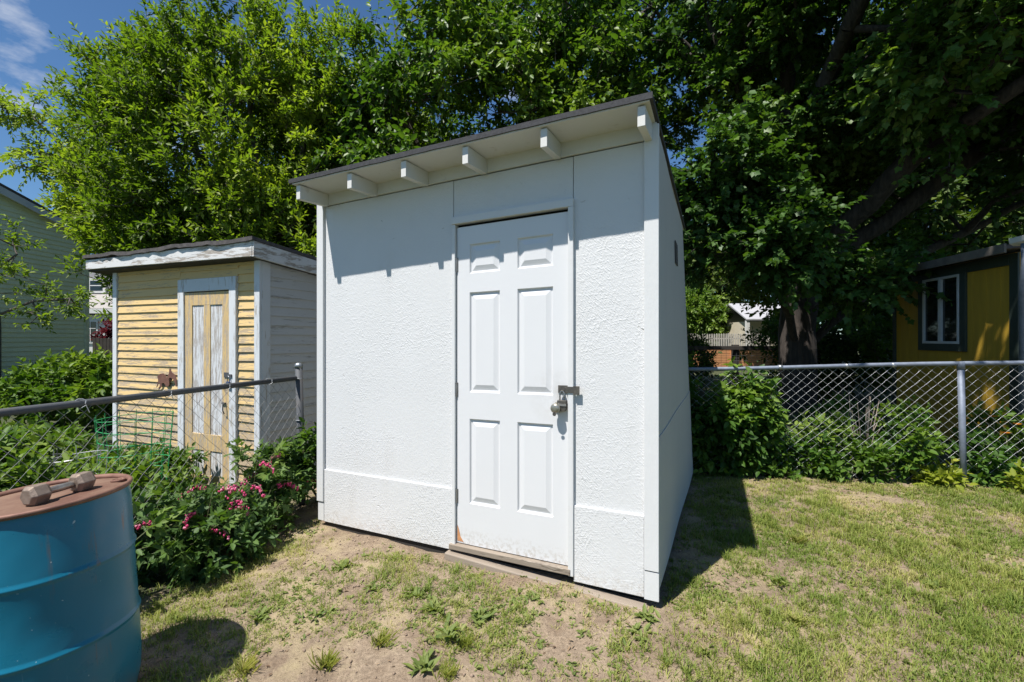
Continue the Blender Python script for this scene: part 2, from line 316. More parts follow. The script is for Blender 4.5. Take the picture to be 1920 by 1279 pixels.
class MB:
    def __init__(s): s.v = []; s.f = []
    def add(s, vs, fs):
        k = len(s.v); s.v += [tuple(v) for v in vs]; s.f += [tuple(i+k for i in f) for f in fs]; return s
    def box(s, x0, x1, y0, y1, z0, z1):
        return s.add([(x0, y0, z0), (x1, y0, z0), (x1, y1, z0), (x0, y1, z0), (x0, y0, z1), (x1, y0, z1), (x1, y1, z1), (x0, y1, z1)],
                     [(0, 3, 2, 1), (4, 5, 6, 7), (0, 1, 5, 4), (1, 2, 6, 5), (2, 3, 7, 6), (3, 0, 4, 7)])
    def hexa(s, p):
        return s.add(p, [(0, 3, 2, 1), (4, 5, 6, 7), (0, 1, 5, 4), (1, 2, 6, 5), (2, 3, 7, 6), (3, 0, 4, 7)])
    def bar(s, a, b, wd, th, up=(0, 0, 1)):
        a = Vector(a); b = Vector(b); d = (b-a).normalized(); u = Vector(up); sd_ = d.cross(u).normalized(); u = sd_.cross(d)
        p = []
        for q in (a, b):
            for i, j in ((-1, -1), (1, -1), (1, 1), (-1, 1)): p.append(q+sd_*(wd/2*i)+u*(th/2*j))
        return s.add(p, [(3, 2, 1, 0), (4, 5, 6, 7), (0, 1, 5, 4), (1, 2, 6, 5), (2, 3, 7, 6), (3, 0, 4, 7)])
    def tube(s, pts, r, n=8, cap=True):
        pts = [Vector(p) for p in pts]; rs = r if hasattr(r, '__len__') else [r]*len(pts); rings = []
        prev = None
        for i, p in enumerate(pts):
            d = (pts[min(i+1, len(pts)-1)]-pts[max(i-1, 0)]).normalized()
            a = prev if prev is not None else (Vector((0, 0, 1)) if abs(d.z) < .9 else Vector((1, 0, 0)))
            u = (a-d*a.dot(d)).normalized(); prev = u; v = d.cross(u)
            rings.append([p+(u*math.cos(t*2*math.pi/n)+v*math.sin(t*2*math.pi/n))*rs[i] for t in range(n)])
        vs = [q for r_ in rings for q in r_]; fs = []
        for i in range(len(pts)-1):
            for t in range(n): fs.append((i*n+t, i*n+(t+1) % n, (i+1)*n+(t+1) % n, (i+1)*n+t))
        if cap: fs.append(tuple(range(n))[::-1]); fs.append(tuple((len(pts)-1)*n+t for t in range(n)))
        return s.add(vs, fs)
    def lathe(s, prof, n=48, c=(0, 0, 0), capb=True, capt=True):
        vs = []; fs = []
        for r, z in prof:
            for t in range(n): vs.append((c[0]+r*math.cos(t*2*math.pi/n), c[1]+r*math.sin(t*2*math.pi/n), c[2]+z))
        for i in range(len(prof)-1):
            for t in range(n): fs.append((i*n+t, i*n+(t+1) % n, (i+1)*n+(t+1) % n, (i+1)*n+t))
        if capb: fs.append(tuple(range(n))[::-1])
        if capt: fs.append(tuple((len(prof)-1)*n+t for t in range(n)))
        return s.add(vs, fs)
    def extrude(s, poly, o, a, b, n, th):
        """flat outline poly in (a,b) axes at o, thickness th along n"""
        o, a, b, n = map(Vector, (o, a, b, n)); k = len(poly)
        vs = [o+a*p+b*q for p, q in poly]+[o+a*p+b*q+n*th for p, q in poly]
        return s.add(vs, [tuple(range(k))[::-1], tuple(range(k, 2*k))]+[(i, (i+1) % k, k+(i+1) % k, k+i) for i in range(k)])
    def build(s, name, mat, parent=None, smooth=False, bevel=0, fn=None):
        me = bpy.data.meshes.new(name); me.from_pydata([fn(*v) for v in s.v] if fn else s.v, [], s.f); me.update()
        return link(name, me, mat, parent, smooth, bevel)
def part(name, mat, parent, fn=None, bevel=0, smooth=False):
    """decorator-less helper: returns an MB whose .done() links it"""
    m = MB(); m.done = lambda: m.build(name, mat, parent, smooth, bevel, fn); return m

# ------------------------------------------------------------------ numpy foliage
def nrm(a): return a/np.maximum(np.linalg.norm(a, axis=-1, keepdims=True), 1e-9)
SHAPES = {
 'rhomb': (np.array([(0, 0, 0), (.42, -.5, .09), (1, 0, -.08), (.42, .5, .09)]), [(0, 1, 2), (0, 2, 3)]),
 'ovate': (np.array([(0, 0, 0), (.22, -.40, .07), (.62, -.38, .05), (1, 0, -.10), (.62, .38, .05), (.22, .40, .07)]), [(0, 1, 2, 3), (0, 3, 4, 5)]),
 'maple': (np.array([(0, 0, 0), (-.08, -.34, .05), (.15, -.40, .05), (.40, -.55, -.04), (.56, -.31, .05), (1, 0, -.12), (.56, .31, .05), (.40, .55, -.04), (.15, .40, .05), (-.08, .34, .05)]),
           [(0, 1, 2, 3, 4, 5), (0, 5, 6, 7, 8, 9)]),
 'tri': (np.array([(0, 0, 0), (.25, -.22, .04), (.55, -.62, -.03), (.58, -.16, .03), (1, 0, -.06), (.58, .16, .03), (.55, .62, -.03), (.25, .22, .04)]),
         [(0, 1, 2, 3, 4), (0, 4, 5, 6, 7)]),
}
def leaf_arrays(P, A, N, L, Wd, shape, tint):
    T, F = SHAPES[shape]
    S = nrm(np.cross(A, N)); N2 = np.cross(S, A)
    V = P[:, None]+A[:, None]*(T[None, :, 0:1]*L[:, None, None])+S[:, None]*(T[None, :, 1:2]*Wd[:, None, None])+N2[:, None]*(T[None, :, 2:3]*L[:, None, None])
    n = len(P); k = len(T); base = (np.arange(n)*k)[:, None]
    loops = np.concatenate([f for f in F]); tot = np.array([len(f) for f in F])
    lo = (base+loops[None]).ravel(); totals = np.tile(tot, n); starts = np.concatenate([[0], np.cumsum(totals)[:-1]])
    return V.reshape(-1, 3), lo, starts, totals, np.repeat(tint, k)
def tube_arrays(P0, P1, R0, R1, n=5):
    d = nrm(P1-P0); ref = np.where(np.abs(d[:, 2:3]) < .9, np.array([[0, 0, 1.]]), np.array([[1., 0, 0]]))
    u = nrm(np.cross(d, ref)); v = np.cross(d, u); m = len(P0)
    t = np.arange(n)*2*np.pi/n; c = np.cos(t)[None, :, None]; s_ = np.sin(t)[None, :, None]
    ring = u[:, None]*c+v[:, None]*s_
    V = np.concatenate([P0[:, None]+ring*R0[:, None, None], P1[:, None]+ring*R1[:, None, None]], 1).reshape(-1, 3)
    i = np.arange(n); j = (i+1) % n
    q = np.stack([i, j, n+j, n+i], 1)
    lo = (np.arange(m)[:, None, None]*2*n+q[None]).reshape(-1)
    return V, lo, np.arange(m*n)*4, np.full(m*n, 4)
def joinarr(*arrs):
    V = []; L = []; S = []; T = []; nv = nl = 0
    for a in arrs:
        V.append(a[0]); L.append(a[1]+nv); S.append(a[2]+nl); T.append(a[3]); nv += len(a[0]); nl += len(a[1])
    return np.concatenate(V), np.concatenate(L), np.concatenate(S), np.concatenate(T)
def n3(p, s, sc): return (vnoise(p[:, 0]*sc+p[:, 2]*sc*.7, p[:, 1]*sc-p[:, 2]*sc*.6, s)+vnoise(p[:, 2]*sc*1.1+7, p[:, 0]*sc*.9+3-p[:, 1]*sc*.5, s+3))/2

def foliage(C, D, rng, tw=4, nl=10, tl=.35, L=.09, ratio=.5, droop=.2, up=.25, spread=.6, shape='rhomb', tint0=None, flat=.8, lvar=.3):
    """leaf sprays round each cluster centre: tw twigs of nl leaves; also the twig segments"""
    n = len(C)
    T = nrm(D[:, None]*.8+rng.normal(size=(n, tw, 3))*spread+np.array([0, 0, up]))
    TL = tl*rng.uniform(.65, 1.35, (n, tw, 1))
    t = np.linspace(.12, 1, nl)[None, None, :, None]
    bend = np.array([0, 0, -.25*droop])
    P = C[:, None, None]+T[:, :, None]*(t*TL[:, :, None])+bend*(t**2)*TL[:, :, None]
    ref = nrm(rng.normal(size=(n, tw, 3))); U = nrm(np.cross(T, ref)); Vv = np.cross(T, U)
    ang = np.arange(nl)[None, None, :, None]*2.4+rng.uniform(-.5, .5, (n, tw, nl, 1))
    rad = U[:, :, None]*np.cos(ang)+Vv[:, :, None]*np.sin(ang)
    A = nrm(T[:, :, None]*(.35+.5*t)+rad*(1.05-.45*t)+np.array([0, 0, -droop])+rng.normal(size=(n, tw, nl, 3))*.15)
    N = nrm(np.array([0, 0, 1.])*flat+rng.normal(size=(n, tw, nl, 3))*.5+np.array(-SDIR)*.35)
    LL = L*rng.uniform(1-lvar, 1+lvar, (n, tw, nl))*(.75+.35*np.sin(np.pi*np.clip(t[..., 0], 0, .95)))
    if tint0 is None: tint0 = rng.uniform(.15, .75, n)
    tint = np.clip(tint0[:, None, None]+rng.normal(size=(n, tw, nl))*.13+.22*(t[..., 0]-.5), 0, 1)
    P = P.reshape(-1, 3); arr = leaf_arrays(P, A.reshape(-1, 3), N.reshape(-1, 3), LL.ravel(), (LL*ratio).ravel(), shape, tint.ravel())
    T0 = np.repeat(C, tw, 0); T1 = T0+(T*TL).reshape(-1, 3)+bend*TL.reshape(-1, 1)
    return arr, (T0, T1)

def lobes_points(lobes, rng, seed, gap=.42, nsc=.8):
    pts = []; outd = []; wt = []
    for lb in lobes:
        c, r, n = np.array(lb[0], float), np.array(lb[1], float), lb[2]
        k = 0; P = np.zeros((0, 3))
        while len(P) < n and k < 40:
            d = nrm(rng.normal(size=(n*2, 3))); rr = rng.uniform(.25, 1, (n*2, 1))**.45
            q = c+d*rr*r*(.86+.28*rng.random((n*2, 1)))
            keep = (n3(q, seed, nsc) > gap*rng.uniform(.8, 1.2, len(q))) & (q[:, 2] > lb[3] if len(lb) > 3 else True)
            if k > 25: keep = keep | (q[:, 2] > (lb[3] if len(lb) > 3 else -9))      # small crowns may lie wholly in a gap
            P = np.concatenate([P, q[keep]]); k += 1
        P = P[:n]; pts.append(P); outd.append(nrm((P-c)/r)); wt.append(np.full(len(P), len(pts)))
    return np.concatenate(pts), np.concatenate(outd)

def grow(starts, parents, clusters, step=.5, wob=.1, rng=None, bias=.25):
    """joins every cluster to the nearest limb; returns node positions, parents, leaf node index"""
    cap = len(starts)+len(clusters)*14+50
    X = np.zeros((cap, 3)); par = np.full(cap, -1); dep = np.zeros(cap); n = len(starts)
    X[:n] = starts; par[:n] = parents
    for i in range(1, n): dep[i] = dep[par[i]]+np.linalg.norm(X[i]-X[par[i]])
    order = np.argsort(np.min(np.linalg.norm(clusters[:, None]-np.asarray(starts)[None], axis=2), 1)); leafnode = np.zeros(len(clusters), int)
    for ci in order:
        c = clusters[ci]; dist = np.linalg.norm(X[:n]-c, axis=1); cost = dist+bias*dep[:n]*.3+np.maximum(0, X[:n, 2]-c[2])*.5
        p = int(np.argmin(cost)); m = min(12, max(1, int(dist[p]/step))); a = X[p]; ln = dist[p]
        for j in range(1, m+1):
            t = j/m; q = a+(c-a)*t+np.array([0, 0, 1])*math.sin(t*math.pi)*ln*.07
            if j < m: q = q+rng.normal(size=3)*wob*min(ln, 1)*.35
            X[n] = q; par[n] = p; dep[n] = dep[p]+np.linalg.norm(q-X[p]); p = n; n += 1
        leafnode[ci] = p
    return X[:n], par[:n], leafnode

def tree(name, label, cat, base, trunk, limbs, lobes, seed, leafmat, barkmat, r_trunk, r_tip=.006, group=None, part_names=('trunk', 'crown'),
         gap=.42, nsc=.8, step=.5, wob=.15, tintsc=.5, tint_lo=.1, tint_hi=.8, root=None, power=.5, sides=6, **fk):
    rng = np.random.default_rng(seed); base = np.array(base, float)
    rt = root or empty(name, tuple(base), label=label, cat=cat, group=group)
    st = [np.array(p, float) for p in trunk]; pa = [-1]+list(range(len(trunk)-1))
    for lm in limbs:
        at, pts = lm
        prev = at
        for p in pts: st.append(np.array(p, float)); pa.append(prev); prev = len(st)-1
    # finer nodes along the trunk and limbs, with a wander
    ns = [st[0]]; npa = [-1]; idx = {0: 0}
    for i in range(1, len(st)):
        a = st[pa[i]]; b = st[i]; m = max(1, int(np.linalg.norm(b-a)/.4)); prev = idx[pa[i]]
        for j in range(1, m+1):
            q = a+(b-a)*j/m
            if j < m: q = q+rng.normal(size=3)*.025*wob/.15
            ns.append(q); npa.append(prev); prev = len(ns)-1
        idx[i] = prev
    C, O = lobes_points(lobes, rng, seed, gap, nsc)
    X, par, leafn = grow(np.array(ns), npa, C, step, wob, rng)
    cnt = np.zeros(len(X)); np.add.at(cnt, leafn, 1)
    for i in range(len(X)-1, 0, -1): cnt[par[i]] += cnt[i]
    cnt = np.maximum(cnt, .6); rad = np.maximum(r_trunk*(cnt/cnt[0])**power, r_tip)
    i = np.arange(1, len(X)); p = par[i]
    r0 = np.minimum(rad[p], rad[i]*1.5); segs = tube_arrays(X[p], X[i]+nrm(X[i]-X[p])*rad[i][:, None]*.25, r0, rad[i], sides)
    dirn = nrm(X[leafn]-X[np.maximum(par[leafn], 0)]); D = nrm(dirn*.6+O*.6)
    tint0 = np.clip(tint_lo+(tint_hi-tint_lo)*((n3(C, seed+50, tintsc)-.5)*1.6+.5)+rng.normal(size=len(C))*.1, 0, 1)
    arr, (t0, t1) = foliage(C, D, rng, tint0=tint0, **fk)
    tw = tube_arrays(t0, t1, np.full(len(t0), r_tip*.8), np.full(len(t0), r_tip*.35), 3)
    V, lo, s_, t_ = joinarr(segs, tw)
    if base is not None: V = V-base
    o1 = link(part_names[0], mesh_np(part_names[0], V, lo, s_, t_), barkmat, rt, True)
    o2 = link(part_names[1], mesh_np(part_names[1], arr[0]-base, arr[1], arr[2], arr[3], arr[4]), leafmat, rt)
    return rt
def bush(name, label, cat, x, y, rx, ry, h, n, seed, leafmat, stemmat, group=None, z=None, low=.12, extra=(), names=('stems', 'foliage'), **fk):
    z0 = g1(x, y) if z is None else z
    kw = dict(tw=3, nl=7, tl=.14, L=.055, ratio=.55, droop=.15, shape='ovate', gap=.40, nsc=2.2, step=.12, wob=.3, tintsc=2.0); kw.update(fk)
    lob = [((x, y, z0+h*(.5+low/2)), (rx, ry, h*.5*(1-low)), n)]+list(extra)
    return tree(name, label, cat, (x, y, z0), [(x, y, z0-.02), (x, y, z0+.05)], [], lob, seed, leafmat, stemmat, kw.pop('r_trunk', .012), kw.pop('r_tip', .0022), group, names, sides=4, **kw)

# ================================================================== SETTING: ground
def build_ground():
    xs = np.concatenate([np.linspace(-160, -14, 14)[:-1], np.linspace(-14, -4, 21)[:-1], np.linspace(-4, 7, 276)[:-1], np.linspace(7, 20, 27)[:-1], np.linspace(20, 160, 13)])
    ys = np.concatenate([np.linspace(-60, -1, 9)[:-1], np.linspace(-1, .8, 10)[:-1], np.linspace(.8, 7, 160)[:-1], np.linspace(7, 30, 47)[:-1], np.linspace(30, 300, 16)])
    X, Y = np.meshgrid(xs, ys); Z = gh(X, Y); nx, ny = len(xs), len(ys)
    V = np.stack([X, Y, Z], -1).reshape(-1, 3)
    i = np.arange(nx-1)[None]+np.arange(ny-1)[:, None]*nx
    q = np.stack([i, i+1, i+1+nx, i+nx], -1).reshape(-1)
    me = mesh_np('ground', V, q, np.arange((nx-1)*(ny-1))*4, np.full((nx-1)*(ny-1), 4))
    tag(link('ground', me, M['ground'], None, True), kind='structure')
build_ground()

# ================================================================== WHITE SHED
W, D = 2.467, 2.46
SH_O = (-1.455, 3.493); SH_RZ = math.atan2(-.431, .903)
def shear(x, y, z): return (x, y, z+x*(.010+.006*z))
ZB, ZT = .115, 2.495
def sidex(y, z): return -.085*(max(y, 0)/D)*(z-.3)/2.2
def shear_side(x, y, z):
    x2 = x+(sidex(y, z) if x > W*.5 else 0); return shear(x2, y, z)
def white_shed():
    s = empty('garden_shed', (SH_O[0], SH_O[1], 0), SH_RZ, label='white painted shed with a panelled door and overhanging slanted roof', cat='shed')
    DL, DR, DB, DT = 1.216, 1.973, .160, 2.195
    # front wall: three sheets of strand board with seams
    m = MB(); m.box(.0, 1.188, 0, .018, ZB, ZT); m.box(1.192, 2.001, .001, .018, DT+.05, ZT); m.box(2.005, W-.004, 0, .018, ZB, ZT)
    m.build('wall', M['osb'], s, fn=shear, bevel=.002)
    m = MB()                                            # right side, leaning and slightly bowed
    ny, nz = 14, 12
    for part_i, (za, zb, px) in enumerate(((.925, 2.56, 0), (ZB, .9235, .005))):
        vs = []; fs = []
        for iy in range(ny+1):
            for iz in range(nz+1):
                y = .0+D*iy/ny; z = za+(zb-za)*iz/nz
                vs.append((W+px+sidex(y, z)+.003*math.sin(iy*.7)*(iy > 0), y, z))
        k = len(vs); vs += [(v[0]-.015, v[1], v[2]) for v in vs]
        g = lambda a, b: a*(nz+1)+b
        for iy in range(ny):
            for iz in range(nz):
                fs.append((g(iy, iz), g(iy+1, iz), g(iy+1, iz+1), g(iy, iz+1)))
        for iy in range(ny):
            fs.append((g(iy, nz), g(iy+1, nz), g(iy+1, nz)+k, g(iy, nz)+k)); fs.append((g(iy+1, 0), g(iy, 0), g(iy, 0)+k, g(iy+1, 0)+k))
        for iz in range(nz):
            fs.append((g(0, iz), g(0, iz+1), g(0, iz+1)+k, g(0, iz)+k)); fs.append((g(ny, iz+1), g(ny, iz), g(ny, iz)+k, g(ny, iz+1)+k))
        m.add(vs, fs)
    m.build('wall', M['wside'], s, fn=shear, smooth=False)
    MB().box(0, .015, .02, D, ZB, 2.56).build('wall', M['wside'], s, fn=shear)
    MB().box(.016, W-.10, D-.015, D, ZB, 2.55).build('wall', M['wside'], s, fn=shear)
    # kick boards
    MB().box(.040, 1.186, -.012, -.0005, ZB-.005, .505).build('kick_board', M['osb'], s, fn=shear, bevel=.003)
    MB().box(2.008, W-.066, -.012, -.0005, ZB-.03, .515).build('kick_board', M['osb'], s, fn=shear, bevel=.003)
    # corner trim
    MB().box(-.028, .038, -.022, -.0005, .26, ZT+.03).build('corner_trim', M['wtrim'], s, fn=shear, bevel=.003)
    MB().box(-.022, .038, -.014, -.0005, ZB, .254).build('corner_trim', M['wtrim'], s, fn=shear, bevel=.002)
    MB().box(W-.064, W+.012, -.022, -.0005, .235, ZT+.075).build('corner_trim', M['wtrim'], s, fn=shear, bevel=.003)
    MB().box(W-.064, W+.012, -.018, -.0005, ZB-.035, .230).build('corner_trim', M['wtrim'], s, fn=shear, bevel=.002)
    # header board over the wall
    MB().box(.0, W, -.019, -.0007, ZT+.003, ZT+.085).build('header_board', M['soffit'], s, fn=shear, bevel=.002)
    # rafters
    OVF = lambda x: .272-.035*x/W
    for x in (.074, .548, .989, 1.431, 1.917, 2.426):
        m = MB(); xa, xb = x-.019, x+.019; OV = OVF(x)
        m.hexa([(xa, -OV, 2.475), (xb, -OV, 2.475), (xb, -.02, 2.488), (xa, -.02, 2.488), (xa, -OV, 2.572), (xb, -OV, 2.572), (xb, -.02, 2.578), (xa, -.02, 2.578)])
        m.build('rafter', M['rafter'], s, fn=shear, bevel=.002)
    # roof: painted deck seen from below, felt above with a ragged front edge
    roof = empty('roof'); roof.parent = s
    m = MB(); n = 30; OFF = lambda x: OVF(x)+.018
    def zr(x, y): return 2.580-.008*(y+.3)
    vs = []
    for i in range(n+1):
        x = .035+(W+.0-.035)*i/n
        for y, dx in ((-OFF(x), 0), (D+.05, -.085*i/n)):
            for dz in (0, .014): vs.append((x+dx, y+0, zr(x, y)+dz))
    fs = []
    for i in range(n):
        a, b = i*4, i*4+4
        fs += [(a, a+2, b+2, b), (a+1, b+1, b+3, a+3), (a, b, b+1, a+1), (a+2, a+3, b+3, b+2)]
    fs += [(0, 1, 3, 2), (n*4, n*4+2, n*4+3, n*4+1)]
    m.add(vs, fs); m.build('roof_deck', M['soffit'], roof, fn=shear)
    rng = random.Random(3); m = MB(); vs = []
    for i in range(n+1):
        x = .012+(W+.016-.012)*i/n; rg = rng.uniform(-.002, .0015)
        for y, dx in ((-OFF(x)-.010, 0), (D+.06, -.085*i/n)):
            lo = .0145-(.008+rg if y < 0 else .006)
            for dz in (lo, .036+rg*.4): vs.append((x+dx, y, zr(x, y)+dz))
    # the felt sits on the deck; its front lip hangs just in front of it
    m.add(vs, fs); m.build('roofing_felt', M['roofing'], roof, fn=shear)
    # door frame
    m = MB(); m.box(DL-.030, DL-.006, -.016, .03, DB-.03, DT+.012)
    m.box(DL-.030, DR+.037, -.024, .03, DT+.0125, DT+.058)
    m.box(DR+.005, DR+.037, -.024, .03, DB-.045, DT+.012)
    m.build('door_frame', M['wtrim'], s, fn=shear, bevel=.003)
    MB().box(DL-.03, DR+.03, .052, .06, DB-.06, DT+.05).build('door_gap_shade', M['dark'], s, fn=shear)  # dark sheet puts the shade behind the door joints into colour
    # door: six panels
    door = empty('door', (DL, .004, DB)); door.parent = s
    xs = [0, .093, .311, .431, .662, .757]; zs = [0, .262, .802, .972, 1.606, 1.727, 1.912, 2.028]
    m = MB()
    for i in range(5):
        for j in range(7):
            x0, x1, z0, z1 = xs[i], xs[i+1], zs[j], zs[j+1]
            if i in (1, 3) and j in (1, 3, 5):
                rings = [(0, 0), (.007, .011), (.014, .012), (.046, .002)]
                vs = []; fs = []
                for ins, dp in rings: vs += [(x0+ins, dp, z0+ins), (x1-ins, dp, z0+ins), (x1-ins, dp, z1-ins), (x0+ins, dp, z1-ins)]
                for r_ in range(3):
                    for q in range(4): fs.append((r_*4+q, r_*4+(q+1) % 4, r_*4+4+(q+1) % 4, r_*4+4+q))
                fs.append((12, 13, 14, 15)); m.add(vs, fs)
            else: m.add([(x0, 0, z0), (x1, 0, z0), (x1, 0, z1), (x0, 0, z1)], [(0, 1, 2, 3)])
    xa, xb, za, zb = 0, xs[-1], 0, zs[-1]
    m.add([(xa, 0, za), (xb, 0, za), (xb, 0, zb), (xa, 0, zb), (xa, .04, za), (xb, .04, za), (xb, .04, zb), (xa, .04, zb)],
          [(1, 0, 4, 5), (2, 1, 5, 6), (3, 2, 6, 7), (0, 3, 7, 4), (4, 7, 6, 5)])
    sh2 = lambda x, y, z: (x, y, z+(x+DL)*(.010+.006*(z+DB)))
    m.build('door_leaf', M['wsmooth'], door, fn=sh2)
    for z in (.30, .985, 1.79):
        h = MB(); h.tube([(-.004, -.006, z-.045), (-.004, -.006, z+.045)], .0065, 10); h.box(.001, .008, -.003, -.0008, z-.045, z+.045)
        h.build('hinge', M['hinge'], door, fn=sh2, smooth=False)
    k = MB(); kx, kz = .695, .905
    prof = [(.030, 0), (.031, .006), (.014, .010), (.013, .028), (.024, .036), (.029, .048), (.027, .060), (.018, .066), (.008, .0665)]
    ring = MB().lathe(prof, 28); k.add([(kx+v[0], -v[2]-.001, kz+v[1]) for v in ring.v], [f[::-1] for f in ring.f])
    ko = k.build('knob', M['brass'], door, fn=sh2, smooth=True)
    k = MB(); c = MB().lathe([(.011, .0665), (.011, .0685), (.004, .0687), (.004, .0675)], 20); k.add([(kx+v[0], -v[2]-.001, kz+v[1]) for v in c.v], [f[::-1] for f in c.f]); k.build('keyhole', M['lock'], ko, fn=None)
    hz = 1.01
    h = MB(); h.box(.695, .752, -.006, -.001, hz-.022, hz+.022); h.box(.753, .795, -.034, -.029, hz-.017, hz+.018); h.box(.7965, .832, -.034, -.027, hz-.026, hz+.022)
    h.box(.745, .753, -.034, -.0012, hz-.015, hz+.015)
    h.tube([(.718, -.006, hz-.008), (.718, -.022, hz-.008), (.732, -.022, hz-.008), (.732, -.006, hz-.008)], .0032, 8)
    h.build('hasp', M['lock'], door, fn=sh2, bevel=.001)
    # chipped corner at the foot of the door
    c = MB(); c.extrude([(0, 0), (.045, -.002), (.022, .03), (.010, .075), (0, .10)], (.003, -.0006, .012), (1, 0, 0), (0, 0, 1), (0, -1, 0), .0015)
    c.build('bare_chip', M['cedar'], door, fn=sh2)
    # threshold timbers
    MB().box(DL-.045, DR+.02, -.030, .04, DB-.040, DB-.006).build('door_sill', M['wood'], s, fn=shear, bevel=.004)
    m = MB(); m.hexa([(DL-.06, -.065, .02), (2.42, -.060, .0), (2.42, .02, .0), (DL-.06, .02, .02), (DL-.06, -.058, .118), (2.42, -.05, .065), (2.42, .02, .07), (DL-.06, .02, .118)])
    m.build('threshold_beam', M['wood'], s, bevel=.006)
    MB().box(.03, DL-.07, .004, .06, -.03, ZB-.006).build('foundation_beam', M['dark'], s, bevel=.003)
    MB().box(.01, W-.02, .05, D-.02, -.03, ZB-.01).build('floor', M['dark'], s)
    # side vent: flat dark sheet coloured as the shade inside, behind a wire grid
    v = empty('vent'); v.parent = s
    vy, vz = 1.20, 2.03; m = MB(); xv = lambda y, z: W+sidex(y, z)+.003*math.sin(y/D*14*.7)+.003
    m.add([(xv(y, z), y, z) for y, z in ((vy, vz), (vy+.22, vz), (vy+.22, vz+.17), (vy, vz+.17))], [(0, 1, 2, 3)]); m.build('vent_shade', M['dark'], v, fn=shear)
    m = MB()
    for i in range(9): y = vy+.22*i/8; m.tube([(xv(y, vz)+.004, y, vz), (xv(y, vz+.17)+.004, y, vz+.17)], .0014, 4)
    for i in range(8): z = vz+.17*i/7; m.tube([(xv(vy, z)+.004, vy, z), (xv(vy+.22, z)+.004, vy+.22, z)], .0014, 4)
    m.build('grille', M['lock'], v, fn=shear)
    # padlock on the hasp: a thing of its own
    e = Vector((math.cos(SH_RZ), math.sin(SH_RZ), 0)); dd = Vector((-math.sin(SH_RZ), math.cos(SH_RZ), 0))
    o = Vector((SH_O[0], SH_O[1], 0)); lx, ly, lz = DL+.725, -.014, DB+hz-.012+(DL+.72)*.017
    p = empty('padlock', o+e*lx+dd*ly+Vector((0, 0, lz)), SH_RZ, label='dark metal padlock hanging from the hasp above the white shed door knob', cat='padlock')
    sk = MB(); sk.tube([(-.014, -.001, -.055), (-.014, -.001, -.016), (-.010, -.001, -.004), (0, -.001, .002), (.010, -.001, -.004), (.014, -.001, -.016), (.014, -.001, -.055)], .0042, 8)
    sk.build('shackle', M['steel'], p, smooth=True)
    b = MB(); b.extrude([(-.026, 0), (.026, 0), (.028, -.008), (.028, -.050), (.020, -.062), (-.020, -.062), (-.028, -.050), (-.028, -.008)], (0, .010, -.050), (1, 0, 0), (0, 0, 1), (0, -1, 0), .024)
    b.build('lock_body', M['lock'], p, bevel=.003)
    MB().box(-.029, .029, -.018, -.0145, -.082, -.070).build('band', M['hinge'], p)
white_shed()

# ================================================================== siding helper
def siding(mb, o, a, n, length, z0, z1, sp, top=None, jit=0, seed=0, proud=.016):
    """lap boards on the wall plane at o, along a, facing n; top(x) limits the height"""
    rng = random.Random(seed); o, a, n = Vector(o), Vector(a), Vector(n); z = z0
    while z < z1-.005:
        zt = min(z+sp, z1); j0, j1 = rng.uniform(-jit, jit), rng.uniform(-jit, jit); pr = proud+rng.uniform(-.1, .25)*proud*.6*(jit > 0)
        l0, l1 = 0, length
        if top:
            ok = [t for t in np.linspace(0, length, 60) if top(t) > z+.01]
            if not ok: break
            l0, l1 = min(ok), max(ok)
        up = Vector((0, 0, 1))
        p = [o+a*l0+up*(z+j0)+n*pr, o+a*l1+up*(z+j1)+n*pr, o+a*l1+up*(zt+j1+.004)+n*.002, o+a*l0+up*(zt+j0+.004)+n*.002,
             o+a*l0+up*(z+j0)+n*.0005, o+a*l1+up*(z+j1)+n*.0005]
        mb.add(p, [(0, 1, 2, 3), (1, 0, 4, 5), (0, 3, 4), (1, 5, 2)]); z += sp
    return mb

